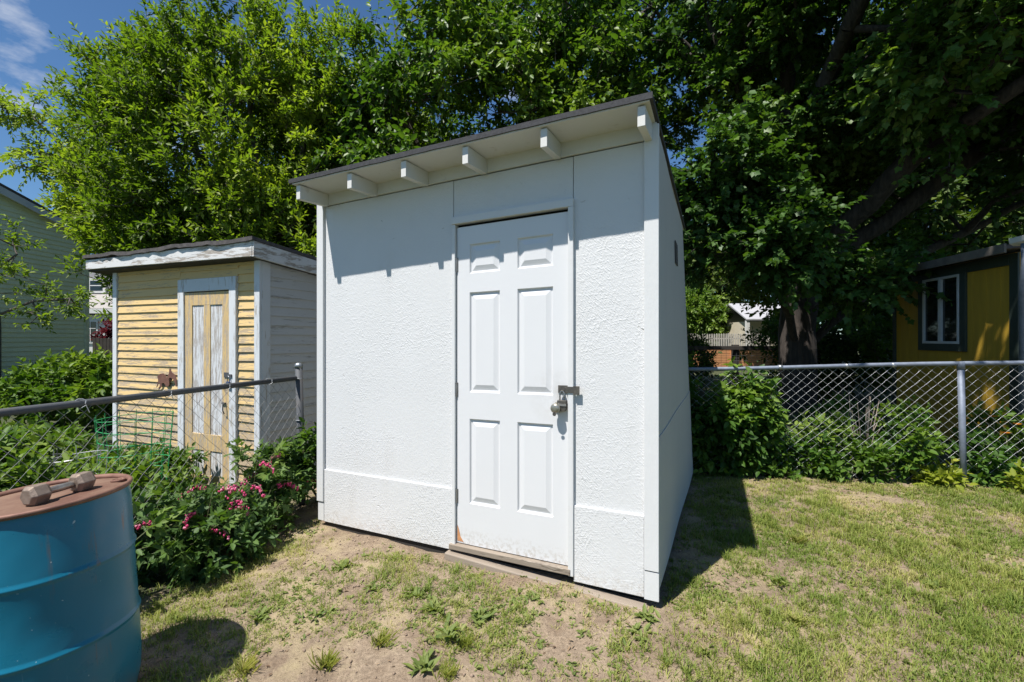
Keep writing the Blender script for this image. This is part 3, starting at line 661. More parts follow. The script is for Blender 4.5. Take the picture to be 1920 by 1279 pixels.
# ================================================================== OLD YELLOW SHED
def old_shed():
    C = (-2.45, 4.45); rz = R(-22); zb = -.12
    s = empty('old_shed', (C[0], C[1], 0), rz, label='old shed with peeling yellow lap siding and a narrow white-framed door', cat='shed')
    Lw, Dp = 2.33, 2.0; H = 2.32
    # local: x from -Lw to 0 along the front, y into the depth
    rf = lambda y: 2.395-.092*(y+.15)
    MB().box(-Lw, 0, .0, .03, zb, H-.02).build('wall', M['darkwood'], s)      # sheathing seen in the gaps
    m = MB(); siding(m, (-Lw+.06, 0, 0), (1, 0, 0), (0, -1, 0), Lw-1.175-.06+.0, zb+.02, H-.01, .086, None, .0035, 4)
    siding(m, (-.296, 0, 0), (1, 0, 0), (0, -1, 0), .296-.05, zb+.02, H-.01, .086, None, .0035, 5)
    siding(m, (-1.175, 0, 0), (1, 0, 0), (0, -1, 0), 1.175-.296, 2.115, H-.01, .086, None, .002, 6)
    m.build('siding', M['yfront'], s)
    m = MB(); m.hexa([(-.03, .03, zb), (0, .03, zb), (0, Dp, zb), (-.03, Dp, zb), (-.03, .03, rf(0)-.12), (0, .03, rf(0)-.12), (0, Dp, rf(Dp)-.12), (-.03, Dp, rf(Dp)-.12)])
    m.build('wall', M['gside'], s)
    m = MB(); siding(m, (0, .10, 0), (0, 1, 0), (1, 0, 0), Dp-.1, zb+.02, rf(0)-.07, .096, lambda t: rf(t+.1)-.05, .003, 8)
    m.build('siding', M['gside'], s)
    MB().box(-Lw, -Lw+.03, .031, Dp, zb, rf(Dp)-.12).build('wall', M['gside'], s)
    MB().box(-Lw, 0, Dp-.03+.031, Dp+.031, zb, rf(Dp)-.12).build('wall', M['gside'], s)
    # corner boards
    MB().box(-.052, .022, -.028, -.0005, zb, H-.015).build('corner_board', M['wtrimold'], s, bevel=.003)
    MB().box(.0005, .024, .0, .095, zb, H-.015).build('corner_board', M['wtrimold'], s, bevel=.003)
    MB().box(-Lw-.02, -Lw+.055, -.026, -.0005, zb, H-.005).build('corner_board', M['wtrimold'], s, bevel=.003)
    # roof
    roof = empty('roof'); roof.parent = s
    xl, xr = -Lw-.24, .10; fy = -.15
    m = MB(); m.hexa([(xl, fy, 2.265), (xr, fy, 2.262), (xr, Dp+.1, rf(Dp)-.12), (xl, Dp+.1, rf(Dp)-.12), (xl, fy, 2.288), (xr, fy, 2.284), (xr, Dp+.1, rf(Dp)-.10), (xl, Dp+.1, rf(Dp)-.10)])
    m.build('soffit', M['darkwood'], roof)
    m = MB(); m.hexa([(xl, fy-.024, 2.288), (xr, fy-.024, 2.262), (xr, fy-.0005, 2.262), (xl, fy-.0005, 2.288), (xl, fy-.024, 2.392), (xr, fy-.024, 2.410), (xr, fy-.0005, 2.410), (xl, fy-.0005, 2.392)])
    m.build('fascia', M['wfascia'], roof, bevel=.003)
    m = MB(); a, b = rf(fy), rf(Dp+.1)
    m.hexa([(xr+.0005, fy-.02, a-.138), (xr+.024, fy-.02, a-.138), (xr+.024, Dp+.1, b-.13), (xr+.0005, Dp+.1, b-.13), (xr+.0005, fy-.02, a+.012), (xr+.024, fy-.02, a+.012), (xr+.024, Dp+.1, b+.012), (xr+.0005, Dp+.1, b+.012)])
    m.build('fascia', M['wfascia'], roof, bevel=.003)
    rng = random.Random(11); m = MB(); n = 40; vs = []; fs = []
    for i in range(n+1):
        x = xl-.02+(xr+.05-xl)*i/n
        wv = .008*math.sin(i*.31)+.005*math.sin(i*.83+1)+rng.uniform(-.004, .004); dr = rng.uniform(-.012, .010)
        for y in (fy-.045+dr*.5, Dp+.15):
            top = 2.438+wv*.8-(.092*(y+.15))+(.0 if y < 0 else 0)
            vs += [(x, y, top-.036+(.008 if y > 0 else dr*.6)), (x, y, top)]
    for i in range(n):
        a_, b_ = i*4, i*4+4
        fs += [(a_, a_+2, b_+2, b_), (a_+1, b_+1, b_+3, a_+3), (a_, b_, b_+1, a_+1), (a_+2, a_+3, b_+3, b_+2)]
    fs += [(0, 1, 3, 2), (n*4, n*4+2, n*4+3, n*4+1)]
    m.add(vs, fs); m.build('shingles', M['shingle'], roof)
    # door and its frame
    x0, x1 = -1.174, -.296
    f = MB(); f.box(x0, x0+.095, -.038, -.0005, zb, 2.115); f.box(x1-.095, x1, -.038, -.0005, zb, 2.115); f.box(x0+.0955, x1-.0955, -.038, -.0005, 1.985, 2.115)
    f.build('door_frame', M['wtrimold'], s, bevel=.003)
    d = empty('door', (x0+.10, -.012, zb+.06)); d.parent = s
    wd = (x1-.10)-(x0+.10); hd = 1.975-(zb+.06)
    m = MB(); zr1, zr2 = .40, .57                   # lock rail
    for q in ((0, .11, 0, hd), (wd-.11, wd, 0, hd), (.1105, wd-.1105, hd-.135, hd), (.1105, wd-.1105, zr1, zr2), (.1105, wd-.1105, 0, .15)): m.box(q[0], q[1], -.012, .006, q[2], q[3])
    for za, zb2 in ((.1505, zr1-.0005), (zr2+.0005, hd-.1355)): m.box(wd/2-.05, wd/2+.05, -.011, .005, za, zb2)
    m.build('door_leaf', M['ystile'], d, bevel=.003)
    for xa, xb in ((.1105, wd/2-.0505), (wd/2+.0505, wd-.1105)):
        for za, zb2 in ((.1505, zr1-.0005), (zr2+.0005, hd-.1355)): MB().box(xa, xb, -.003, .008, za, zb2).build('panel', M['wpeel'], d)
    h = MB(); h.box(wd-.075, wd-.01, -.020, -.0125, 1.165, 1.215); h.box(wd+.0, wd+.055, -.036, -.028, 1.17, 1.20); h.build('hasp', M['gsteel'], d, bevel=.001)
    h = MB(); h.box(wd-.10, wd-.05, -.03, -.0125, .90, .912); h.tube([(wd-.055, -.014, .905), (wd-.055, -.045, .90), (wd-.052, -.05, .84), (wd-.055, -.03, .80)], .006, 6); h.build('handle', M['gsteel'], d)
    e = Vector((math.cos(rz), math.sin(rz), 0)); dd = Vector((-math.sin(rz), math.cos(rz), 0)); o = Vector((C[0], C[1], 0))
    pos = o+e*(x0+.10+wd+.02)+dd*(-.058)+Vector((0, 0, zb+.06+1.17))
    p = empty('padlock', pos, rz, label='small blue and silver padlock on the door of the old yellow shed', cat='padlock')
    k = MB(); k.tube([(-.012, .004, -.045), (-.012, .004, .0), (0, .004, .014), (.012, .004, .0), (.012, .004, -.045)], .004, 8); k.build('shackle', M['steel'], p, smooth=True)
    MB().box(-.022, .022, -.008, .014, -.088, -.042).build('lock_body', m_simple('blue_lock', (.04, .07, .16), rough=.4), p, bevel=.004)
    # rusty cut-out animals on the wall
    goat = [(.0, .26), (.02, .30), (.05, .29), (.10, .335), (.20, .345), (.27, .31), (.31, .26), (.36, .285), (.385, .33), (.40, .28), (.46, .25), (.50, .25), (.50, .21), (.42, .20), (.40, .17), (.41, .12), (.37, .07), (.30, .06), (.27, .10), (.22, .14), (.15, .13), (.16, .07), (.11, .045), (.07, .02), (.05, .0), (.045, .035), (.09, .07), (.085, .13), (.05, .14), (.0, .05), (-.03, .03), (-.02, .07), (.03, .17), (.025, .22)]
    hz_ = 1.0; sc = .50
    m = MB(); m.extrude([(p_*sc, q_*sc) for p_, q_ in goat], o+e*(-1.52)+dd*(-.030)+Vector((0, 0, .945)), e, Vector((0, 0, 1)), -dd, .004)
    a = m.build('wall_ornament', M['cutout']); tag(a, 'rusty metal animal cut-out with a rounded back on the yellow siding', 'wall ornament', 'rusty animal cut-outs on the yellow shed')
    horse = [(.0, .17), (.03, .25), (.05, .27), (.06, .33), (.065, .38), (.085, .345), (.105, .39), (.115, .35), (.14, .30), (.20, .275), (.27, .22), (.30, .15), (.305, .0), (.28, .0), (.24, .09), (.20, .14), (.16, .17), (.10, .185), (.06, .175), (.03, .14)]
    m = MB(); m.extrude([(p_*sc, q_*sc) for p_, q_ in horse], o+e*(-1.325)+dd*(-.044)+Vector((0, 0, .985)), e, Vector((0, 0, 1)), -dd, .004)
    a = m.build('wall_ornament', M['cutout']); tag(a, 'rusty metal animal cut-out with two pointed ears beside the old door frame', 'wall ornament', 'rusty animal cut-outs on the yellow shed')
old_shed()

# ================================================================== BARREL AND DUMBBELL
BX, BY = -1.79, 1.81; BZ = g1(BX, BY)-.02; BH = .88-BZ
BROT = (R(0), R(-4.0), 0)
def barrel():
    b = empty('barrel', (BX, BY, BZ), 0, label='blue steel barrel with a rusty red lid at the left edge of the lawn', cat='barrel')
    r = .262
    def rib(z): return [(r, z-.018), (r+.0015, z-.011), (r+.006, z-.004), (r+.0072, z), (r+.006, z+.004), (r+.0015, z+.011), (r, z+.018)]
    pr = [(.20, 0), (.225, .008), (.240, .03), (.255, .09), (r-.002, .16), (r, .2)]+rib(BH-.53)+rib(BH-.255)+[(r, BH-.05), (r-.004, BH-.03), (r-.004, BH-.012)]
    MB().lathe(pr, 96, capb=True, capt=True).build('shell', M['drum'], b, smooth=True).modifiers.new('e', 'EDGE_SPLIT').split_angle = R(45)
    pr = [(r-.003, BH-.0115), (r+.004, BH-.013), (r+.008, BH-.006), (r+.008, BH+.001), (r+.003, BH+.006), (r-.004, BH+.005), (r-.009, BH-.002), (r-.012, BH-.010), (r-.010, BH-.0112)]
    MB().lathe(pr, 96, capb=False, capt=False).build('rim', M['rustrim'], b, smooth=True)
    pr = [(r-.0105, BH-.011), (r-.013, BH-.0105), (r-.03, BH-.0095), (r-.045, BH-.006), (r-.052, BH-.0055), (.16, BH-.005), (.001, BH-.004)]
    lid = MB().lathe(pr, 96, capb=False).build('lid', M['rust'], b, smooth=True)
    for (px, py), rr in (((.15, .165), .026), ((-.115, -.175), .034)):
        MB().lathe([(rr, BH-.0062), (rr, BH+.001), (rr-.006, BH+.003), (rr-.010, BH-.0005), (rr*.45, BH-.0005), (rr*.45, BH+.003), (.001, BH+.003)], 24, (px, py, 0), capb=False).build('bung', M['rustrim'], lid, smooth=False)
    m = MB(); m2 = MB()
    # stamped hand hold low on the front
    a0 = -1.93
    for k in range(14):
        t = k*2*math.pi/14; 
        m.v.append(((r+.0015)*math.cos(a0+.17*math.cos(t)), (r+.0015)*math.sin(a0+.17*math.cos(t)), .155+.022*math.sin(t)))
    ring = [Vector(v) for v in m.v]; m2.tube(ring+[ring[0]], .004, 6); m2.build('stamped_ring', M['drum'], b, smooth=True)
    b.rotation_euler = BROT; return b
barrel()
def dumbbell():
    zt = BZ+BH-.0045; a = Vector((-1.718, 1.712, zt)); c = Vector((-1.688, 1.862, zt)); ax = (c-a).normalized(); L = (c-a).length
    o = empty('dumbbell', (a+c)/2, math.atan2(ax.y, ax.x), label='rusty hexagonal dumbbell lying on the red barrel lid', cat='dumbbell')
    o.rotation_euler = (Matrix.Rotation(R(-4.0), 3, 'Y') @ Matrix.Rotation(math.atan2(ax.y, ax.x), 3, 'Z')).to_euler(); bo = Vector((BX, BY, BZ)); o.location = bo+Matrix.Rotation(R(-4.0), 3, 'Y') @ ((a+c)/2-bo)
    R0 = .041; zc = R0*math.cos(R(30))
    for sgn in (-1, 1):
        m = MB(); vs = []; fs = []
        for x, rr in ((-.033, .72), (-.020, 1), (.020, 1), (.033, .72)):
            for k in range(6): t = R(60*k); vs.append((sgn*L/2+x, R0*rr*math.cos(t), zc+R0*rr*math.sin(t)))
        for i in range(3):
            for k in range(6): fs.append((i*6+k, i*6+(k+1) % 6, i*6+6+(k+1) % 6, i*6+6+k))
        fs += [(5, 4, 3, 2, 1, 0), (18, 19, 20, 21, 22, 23)]
        m.add(vs, fs); m.build('weight', M['iron'], o, bevel=.003)
    MB().tube([(-L/2+.03, 0, zc), (-L/4, 0, zc), (0, 0, zc), (L/4, 0, zc), (L/2-.03, 0, zc)], [.0125, .0135, .0145, .0135, .0125], 16).build('grip', M['bar'], o, smooth=True)
dumbbell()

# ================================================================== CHAIN LINK FENCES
def chain_mesh(a, b, z0a, z0b, z1a, z1b, cell, r, seed, sag=.0):
    rng = np.random.default_rng(seed); a = np.array(a, float); b = np.array(b, float); L = np.linalg.norm(b-a); u = (b-a)/L; nrmv = np.array([-u[1], u[0]])
    nw = int(L/(cell/2)); P0 = []; P1 = []
    for k in range(nw):
        pts = []; nseg = int(max(z1a-z0a, z1b-z0b)/(cell/2))
        for j in range(nseg+1):
            x = (k+((j+k) % 2))*cell/2; t = x/L; zb = z0a+(z0b-z0a)*t; zt = z1a+(z1b-z1a)*t
            f = j/nseg; z = zt+(zb-zt)*f
            dz = sag*math.sin(x*1.3+f*3); off = .006*math.sin(x*2.1)*math.sin(f*3.1)+(.0018 if j % 2 else -.0018)
            p = a+u*(x+.004*math.sin(j*1.1+k*.3))+nrmv*off; pts.append((p[0], p[1], z+dz))
        P0 += pts[:-1]; P1 += pts[1:]
    P0 = np.array(P0); P1 = np.array(P1); n = len(P0)
    return tube_arrays(P0, P1, np.full(n, r), np.full(n, r), 4)
def post_mb(x, y, z0, z1, r, cap=True, lean=(0, 0)):
    m = MB(); m.tube([(x, y, z0), (x+lean[0], y+lean[1], z1)], r, 14)
    return m
def fence_left():
    P = (-1.86, 4.02); Q = (-2.82, .58); L = math.dist(P, Q)
    f = empty('chain_link_fence', (P[0], P[1], g1(*P)), label='weathered chain link fence with a grey rail, in front of the old yellow shed', cat='fence')
    b = Vector(f.location)
    loc = lambda x, y, z: (x-b.x, y-b.y, z-b.z)
    po = post_mb(P[0]+.02, P[1], -.15, 1.245, .030, lean=(-.035, 0)).build('post', M['gsteel'], f, True, fn=loc)
    MB().lathe([(.034, 0), (.034, .022), (.028, .035), (.014, .043), (.002, .045)], 16, (P[0]-.016, P[1], 1.240)).build('cap', M['steel'], po, True, fn=loc)
    for z in (1.145, .78, .42): m = MB(); m.tube([(P[0]+.02-.03*z+.036*math.cos(t*math.pi/6), P[1]+.036*math.sin(t*math.pi/6), z) for t in range(13)], .004, 5); m.build('tension_band', M['steel'], f, fn=loc)
    MB().tube([(P[0]-.03, P[1]-.03, 1.150), (Q[0], Q[1], 1.150)], .0195, 12).build('top_rail', M['gsteel'], f, True, fn=loc)
    post_mb(Q[0]-.0, Q[1], -.15, 1.13, .024).build('post', M['gsteel'], f, True, fn=loc)
    V, lo, s_, t_ = chain_mesh(P, Q, .0, .0, 1.135, 1.135, .088, .0012, 3, .014)
    link('chain_mesh', mesh_np('chain_mesh', V-np.array(b), lo, s_, t_), M['dullwire'], f)
    m = MB()
    for t in (.10, .21, .33, .46, .58):
        x, y = P[0]+(Q[0]-P[0])*t, P[1]+(Q[1]-P[1])*t
        m = MB(); m.tube([(x+.026*math.cos(k*.6), y+.01*math.sin(k*1.3), 1.150+.026*math.sin(k*.6)) for k in range(11)]+[(x+.03, y+.02, 1.10)], .0022, 5)
        m.build('tie_wire', M['wire'], f, fn=loc)
fence_left()
def fence_back():
    A = (.35, 5.145); B = (7.4, 3.80)
    f = empty('chain_link_fence', (4.326, 4.385, g1(4.326, 4.385)), label='galvanised chain link fence with a blue-grey top rail across the back of the lawn', cat='fence')
    b = Vector(f.location); loc = lambda x, y, z: (x-b.x, y-b.y, z-b.z)
    at = lambda x: A[1]+(B[1]-A[1])*(x-A[0])/(B[0]-A[0])
    zr = lambda x: 1.19+.033*(x-2.41)
    MB().tube([(x, at(x), zr(x)+.006*math.sin(x*2)) for x in np.linspace(A[0], B[0], 30)], .0205, 12).build('top_rail', M['bluegalv'], f, True, fn=loc)
    for x in (1.2, 4.335, 7.35):
        post_mb(x, at(x), -.1, zr(x)-.015, .0265, lean=(-.03, 0)).build('post', M['bluegalv'], f, True, fn=loc)
        MB().lathe([(.031, -.05), (.031, -.005), (.028, .018), (.012, .024)], 14, (x-.03, at(x), zr(x))).build('rail_cap', M['bluegalv'], f, True, fn=loc)
    for x in (2.75, 3.35, 3.75):
        MB().tube([(x-.02, at(x), zr(x)), (x+.02, at(x), zr(x))], .024, 12).build('rail_sleeve', M['steel'], f, True, fn=loc)
    V, lo, s_, t_ = chain_mesh(A, B, .10, .08, zr(A[0])-.015, zr(B[0])-.015, .096, .00115, 8)
    link('chain_mesh', mesh_np('chain_mesh', V-np.array(b), lo, s_, t_), M['wire'], f)
fence_back()

# ================================================================== GREEN HOUSE, LEFT
def green_house():
    X, Y = -13.0, 14.0; zb = -.1
    s = empty('house', (X, Y, 0), 0, label='pale green lap-sided house with a white-edged gable roof, at the far left', cat='house')
    Ln = 9.0; He = 4.55; rise = .27                  # gable wall runs toward the camera
    top = lambda t: He+rise*t if t < Ln/2 else He+rise*(Ln-t)
    m = MB(); n = 2
    prof = [(0, zb), (Ln, zb), (Ln, He), (Ln/2, He+rise*Ln/2), (0, He)]
    m.extrude([(-t, z) for t, z in prof], (0, 0, 0), (0, 1, 0), (0, 0, 1), (-1, 0, 0), 8)
    m.build('wall', M['vinyltrim'], s)
    m = MB(); siding(m, (0, 0, 0), (0, -1, 0), (1, 0, 0), Ln, .15, He+rise*Ln/2, .125, top, 0, 0, .02); m.build('siding', M['vinyl'], s)
    MB().box(.0005, .035, -.11, .02, zb, He).build('corner_board', M['vinyltrim'], s)
    roof = empty('roof'); roof.parent = s
    ov = .15
    for sg, y0, y1 in ((1, .30, -Ln/2), (-1, -Ln-.30, -Ln/2)):
        z0 = He-rise*.30+.10; z1 = He+rise*Ln/2+.10
        m = MB(); m.hexa([(-8.2, y0, z0), (ov, y0, z0), (ov, y1, z1), (-8.2, y1, z1), (-8.2, y0, z0+.07), (ov, y0, z0+.07), (ov, y1, z1+.07), (-8.2, y1, z1+.07)]); m.build('roof_plane', M['shingle'], roof)
        m = MB(); m.hexa([(ov-.03, y0, z0-.19), (ov-.004, y0, z0-.19), (ov-.004, y1, z1-.19), (ov-.03, y1, z1-.19), (ov-.03, y0, z0-.003), (ov-.004, y0, z0-.003), (ov-.004, y1, z1-.003), (ov-.03, y1, z1-.003)]); m.build('rake_board', M['rakew'], roof)
        m = MB(); m.hexa([(.04, y0, z0-.12), (ov-.031, y0, z0-.12), (ov-.031, y1, z1-.12), (.04, y1, z1-.12), (.04, y0, z0-.10), (ov-.031, y0, z0-.10), (ov-.031, y1, z1-.10), (.04, y1, z1-.10)]); m.build('soffit', M['rakew'], roof)
    MB().box(-8, .14, .04, .29, He-.17, He-.13).build('eave_soffit', M['rakew'], roof)
    # cable down the wall
    MB().tube([(.045, -2.42, .1), (.045, -2.42, 1.75), (.05, -2.45, 2.2)], .012, 6).build('cable', M['darkwood'], s)
green_house()
# ================================================================== HOUSE BETWEEN
def far_house():
    Y = 24.0; X0, X1 = -23.5, -19.5
    s = empty('house', (-21, Y, 0), 0, label='grey and white house glimpsed between the green house and yellow shed', cat='house')
    o = lambda x, y, z: (x+21, y-Y, z)
    MB().box(-27, -17, Y+2.5, Y+9, 0, 6.0).build('wall', M['greywall'], s, fn=o)
    MB().box(-27, -17, Y, Y+2.4, 0, 2.72).build('wall', M['whitewall'], s, fn=o)
    m = MB(); m.hexa([(-27, Y-.3, 2.95), (-17, Y-.3, 2.95), (-17, Y+2.49, 3.95), (-27, Y+2.49, 3.95), (-27, Y-.3, 3.05), (-17, Y-.3, 3.05), (-17, Y+2.49, 4.05), (-27, Y+2.49, 4.05)]); m.build('roof', M['roofgrey'], s, fn=o)
    MB().box(-27, -17, Y-.34, Y-.31, 2.78, 3.02).build('fascia', M['whitewall'], s, fn=o)
    k = Y+2.5; cx = -24.2*k/26.5-.0
    xw = (183-960)/857*k; zw = 1.5+(634-536)/857*k
    w_ = MB().box(xw-.52, xw+.52, k-.08, k-.001, zw-.42, zw+.42).build('window', M['whitewall'], s, fn=o)
    MB().box(xw-.36, xw+.36, k-.09, k-.081, zw-.29, zw+.29).build('pane', M['glass'], w_, fn=o)
    MB().box(xw-.36, xw+.36, k-.10, k-.0905, zw-.02, zw+.03).build('sash', M['whitewall'], w_, fn=o)
    xw = (172-960)/857*Y; zw = 1.5+(634-622)/857*Y
    w_ = MB().box(xw-.36, xw+.36, Y-.06, Y-.001, zw-.62, zw+.60).build('window', M['whitewall'], s, fn=o)
    MB().box(xw-.28, xw+.28, Y-.07, Y-.061, zw-.52, zw+.52).build('pane', M['glass'], w_, fn=o)
    m = MB(); m.box(xw-.02, xw+.02, Y-.085, Y-.0705, zw-.52, zw+.52)
    for q in (-.18, .17): m.box(xw-.28, xw+.28, Y-.083, Y-.0712, zw+q-.015, zw+q+.015)
    m.build('mullion', M['whitewall'], w_, fn=o)
far_house()
def board_fence(label, x0, x1, y, h, mat, pitch, wdt, dirx=(1, 0), point=False, zb=None):
    L = x1-x0; z0 = g1((x0+x1)/2, y) if zb is None else zb
    f = empty('picket_fence' if point else 'board_fence', (x0, y, z0), 0, label=label, cat='fence')
    m = MB(); n = int(L/pitch); rng = random.Random(int(abs(x0)*10))
    for i in range(n):
        x = i*pitch; hh = h+rng.uniform(-.02, .02); poly = [(x, 0), (x+wdt, 0), (x+wdt, hh-.06*point), (x+wdt/2, hh), (x, hh-.06*point)]
        m.extrude(poly, (0, 0, .03), (1, 0, 0), (0, 0, 1), (0, 1, 0), .018)
    m.build('pickets', mat, f)
    m = MB()
    for z in (h*.28, h*.78): m.box(0, L, .019, .055, z, z+.08)
    m.build('rails', mat, f)
    for x in np.arange(0, L+.1, 2.4): MB().box(x, x+.09, .056, .146, 0, h+.02).build('post', mat, f)
board_fence('dark wooden board fence in shade beside the green house corner', -15.6, -11.5, 17.0, 1.5, M['darkwood'], .13, .115)
board_fence('pale grey picket fence in front of the white-roofed outbuilding', 8.0, 15.4, 27.0, 1.45, M['palewood'], .14, .085, point=True)
board_fence('sunlit white picket fence beyond the tree trunk, near the mustard hut', 9.4, 13.4, 14.2, 1.05, M['palewood'], .14, .075, point=True, zb=.38)

# ================================================================== FAR OUTBUILDING, RAISED BED, RAIL FENCE
def outbuilding():
    Y = 29.0; xa, xb = 14.9, 19.5
    s = empty('outbuilding', ((xa+xb)/2, Y, .3), 0, label='small cream outbuilding with a pale grey roof, far behind the big tree trunk', cat='outbuilding')
    b = Vector(s.location); o = lambda x, y, z: (x-b.x, y-b.y, z-b.z)
    MB().box(xa, xb, Y, Y+4, .2, 2.55).build('wall', m_simple('cream_board', (.62, .55, .42), (.52, .46, .36), 3, .8), s, fn=o)
    m = MB(); m.hexa([(xa-.25, Y-.45, 2.62), (xb+.2, Y-.45, 2.62), (xb+.2, Y+2, 3.75), (xa-.25, Y+2, 3.75), (xa-.25, Y-.45, 2.70), (xb+.2, Y-.45, 2.70), (xb+.2, Y+2, 3.85), (xa-.25, Y+2, 3.85)])
    m.hexa([(xa-.25, Y+2.001, 3.75), (xb+.2, Y+2.001, 3.75), (xb+.2, Y+4.4, 2.62), (xa-.25, Y+4.4, 2.62), (xa-.25, Y+2.001, 3.85), (xb+.2, Y+2.001, 3.85), (xb+.2, Y+4.4, 2.70), (xa-.25, Y+4.4, 2.70)])
    m.build('roof', m_simple('pale_roof', (.40, .40, .42), (.32, .32, .34), 3, .7, stretch=(1, 6, 1)), s, fn=o)
    MB().box(xa-.22, xa-.02, Y-.40, Y-.2, .2, 2.6).build('corner_post', M['whitewall'], s, fn=o)
outbuilding()
def raised_bed():
    Y = 20.0; xa, xb = 7.6, 11.6; z0 = g1(9.6, Y)
    s = empty('raised_bed', ((xa+xb)/2, Y, z0), 0, label='orange cedar raised garden bed in sun beyond the back fence', cat='garden bed')
    for i in range(4):
        MB().box(xa-9.6, xb-9.6, 0, .05, .04+i*.2, .225+i*.2).build('board', M['cedar'], s)
    for x in (xa, (xa+xb)/2, xb): MB().box(x-9.6-.05, x-9.6+.05, -.101, -.001, 0, .9).build('post', M['cedar'], s)
    MB().box(xa-9.6, xb-9.6, .051, 1.4, .0, .72).build('soil', m_simple('bed_soil', (.14, .10, .07), rough=.95), s)
raised_bed()
def rail_fence():
    Y = 11.2; z0 = g1(6, Y)
    s = empty('rail_fence', (5.5, Y, z0), 0, label='dark wooden rail fence with thin wire below, crossing behind the big tree trunk', cat='fence')
    h = 1.5-17/857*Y-z0
    MB().box(-2.5, 6.2, -.03, .03, h-.07, h+.03).build('rail', M['darkwood'], s, bevel=.01)
    for x in (-1.9, .0, 2.0, 4.0, 6.0): MB().box(x-.07+.02, x+.07+.02, -.07+.101, .07+.101, -.05, h+.06).build('post', M['darkwood'], s, bevel=.01)
    m = MB()
    for i in range(9): z = .1+i*.125; m.tube([(-2.5, 0, z), (6.2, 0, z)], .003, 4)
    for i in range(70): x = -2.5+i*.125; m.tube([(x, 0, .05), (x, 0, h-.05)], .003, 4)
    m.build('wire_mesh', M['gsteel'], s)
rail_fence()

# ================================================================== MUSTARD HUT, RIGHT
def hut():
    P = (5.86, 5.32); ang = math.atan2(.983, .184)-math.pi/2          # wall runs away from the near corner
    s = empty('garden_hut', (P[0], P[1], 0), ang, label='mustard yellow garden hut with a dark green trimmed sliding window', cat='shed')
    L = 2.2; zb = 0.0                # local +y runs along the wall, -x faces the lawn
    He0, He1 = 2.55, 2.52
    m = MB(); m.box(0, 2.4, 0, L, zb, 2.50); m.build('wall', M['ywall'], s)
    m = MB()
    for i in range(1, 11):                            # grooves between the upright boards stand as thin battens
        y = i*.205; m.box(-.004, -.0005, y-.006, y+.006, zb, 2.49)
    m.build('battens', M['ywall'], s)
    MB().box(-.022, -.0005, -.06, .055, zb, 2.49).build('corner_board', M['dgreen'], s, bevel=.003)
    MB().box(-.022, -.0005, L-.05, L+.02, zb, 2.49).build('corner_board', M['dgreen'], s, bevel=.003)
    MB().box(-.024, -.0005, .056, L-.051, 2.36, 2.49).build('frieze_board', M['dgreen'], s, bevel=.003)
    roof = empty('roof'); roof.parent = s
    m = MB(); m.hexa([(-.22, -.18, 2.515), (2.6, -.18, 2.75), (2.6, L+.22, 2.75), (-.22, L+.22, 2.515), (-.22, -.18, 2.56), (2.6, -.18, 2.80), (2.6, L+.22, 2.80), (-.22, L+.22, 2.56)]); m.build('roof_panel', M['shingle'], roof)
    m = MB(); m.box(-.245, -.2205, -.18, L+.22, 2.47, 2.575); m.build('fascia', M['darkfascia'], roof, bevel=.003)
    # gutter
    g = MB(); 
    for y in (-.35, .02): pass
    g.extrude([(-.06, .0), (-.055, -.06), (-.02, -.085), (.035, -.085), (.06, -.06), (.06, .0)], (-.25, -1.0, 2.60), (1, 0, 0), (0, 0, 1), (0, 1, 0), .68); g.build('gutter', M['whitewall'], roof, bevel=.006)
    MB().tube([(-.25, -.45, 2.52), (-.25, -.45, 2.3), (-.19, -.34, 1.95), (-.10, -.23, 1.68), (-.10, -.23, .10)], .035, 10).build('downspout', M['bluegalv'], s, True)
    # window
    w0, w1, z0, z1 = .80, 1.50, 1.42, 2.36
    f = MB(); f.box(-.03, -.0006, w0-.10, w0, z0-.10, z1+.0); f.box(-.03, -.0006, w1, w1+.10, z0-.10, z1+.0); f.box(-.03, -.0006, w0+.0005, w1-.0005, z0-.10, z0); f.box(-.032, -.0006, w0-.12, w1+.12, z1+.0005, z1+.0925)
    wd = empty('window'); wd.parent = s
    f.build('casing', M['dgreen'], wd, bevel=.003)
    f = MB(); a = .035
    f.box(-.036, -.0008, w0+.001, w0+a, z0+.001, z1-.001); f.box(-.036, -.0008, w1-a, w1-.001, z0+.001, z1-.001)
    f.box(-.036, -.0008, w0+a+.0005, w1-a-.0005, z0+.001, z0+a); f.box(-.036, -.0008, w0+a+.0005, w1-a-.0005, z1-a, z1-.001)
    f.box(-.040, -.0008, (w0+w1)/2-.03, (w0+w1)/2+.025, z0+a+.0005, z1-a-.0005)
    f.build('sash_frame', M['vinylframe'], wd, bevel=.002)
    for ya, yb in ((w0+a+.001, (w0+w1)/2-.0305), ((w0+w1)/2+.0255, w1-a-.001)): MB().box(-.012, -.002, ya, yb, z0+a+.001, z1-a-.001).build('pane', M['glass'], wd)
hut()

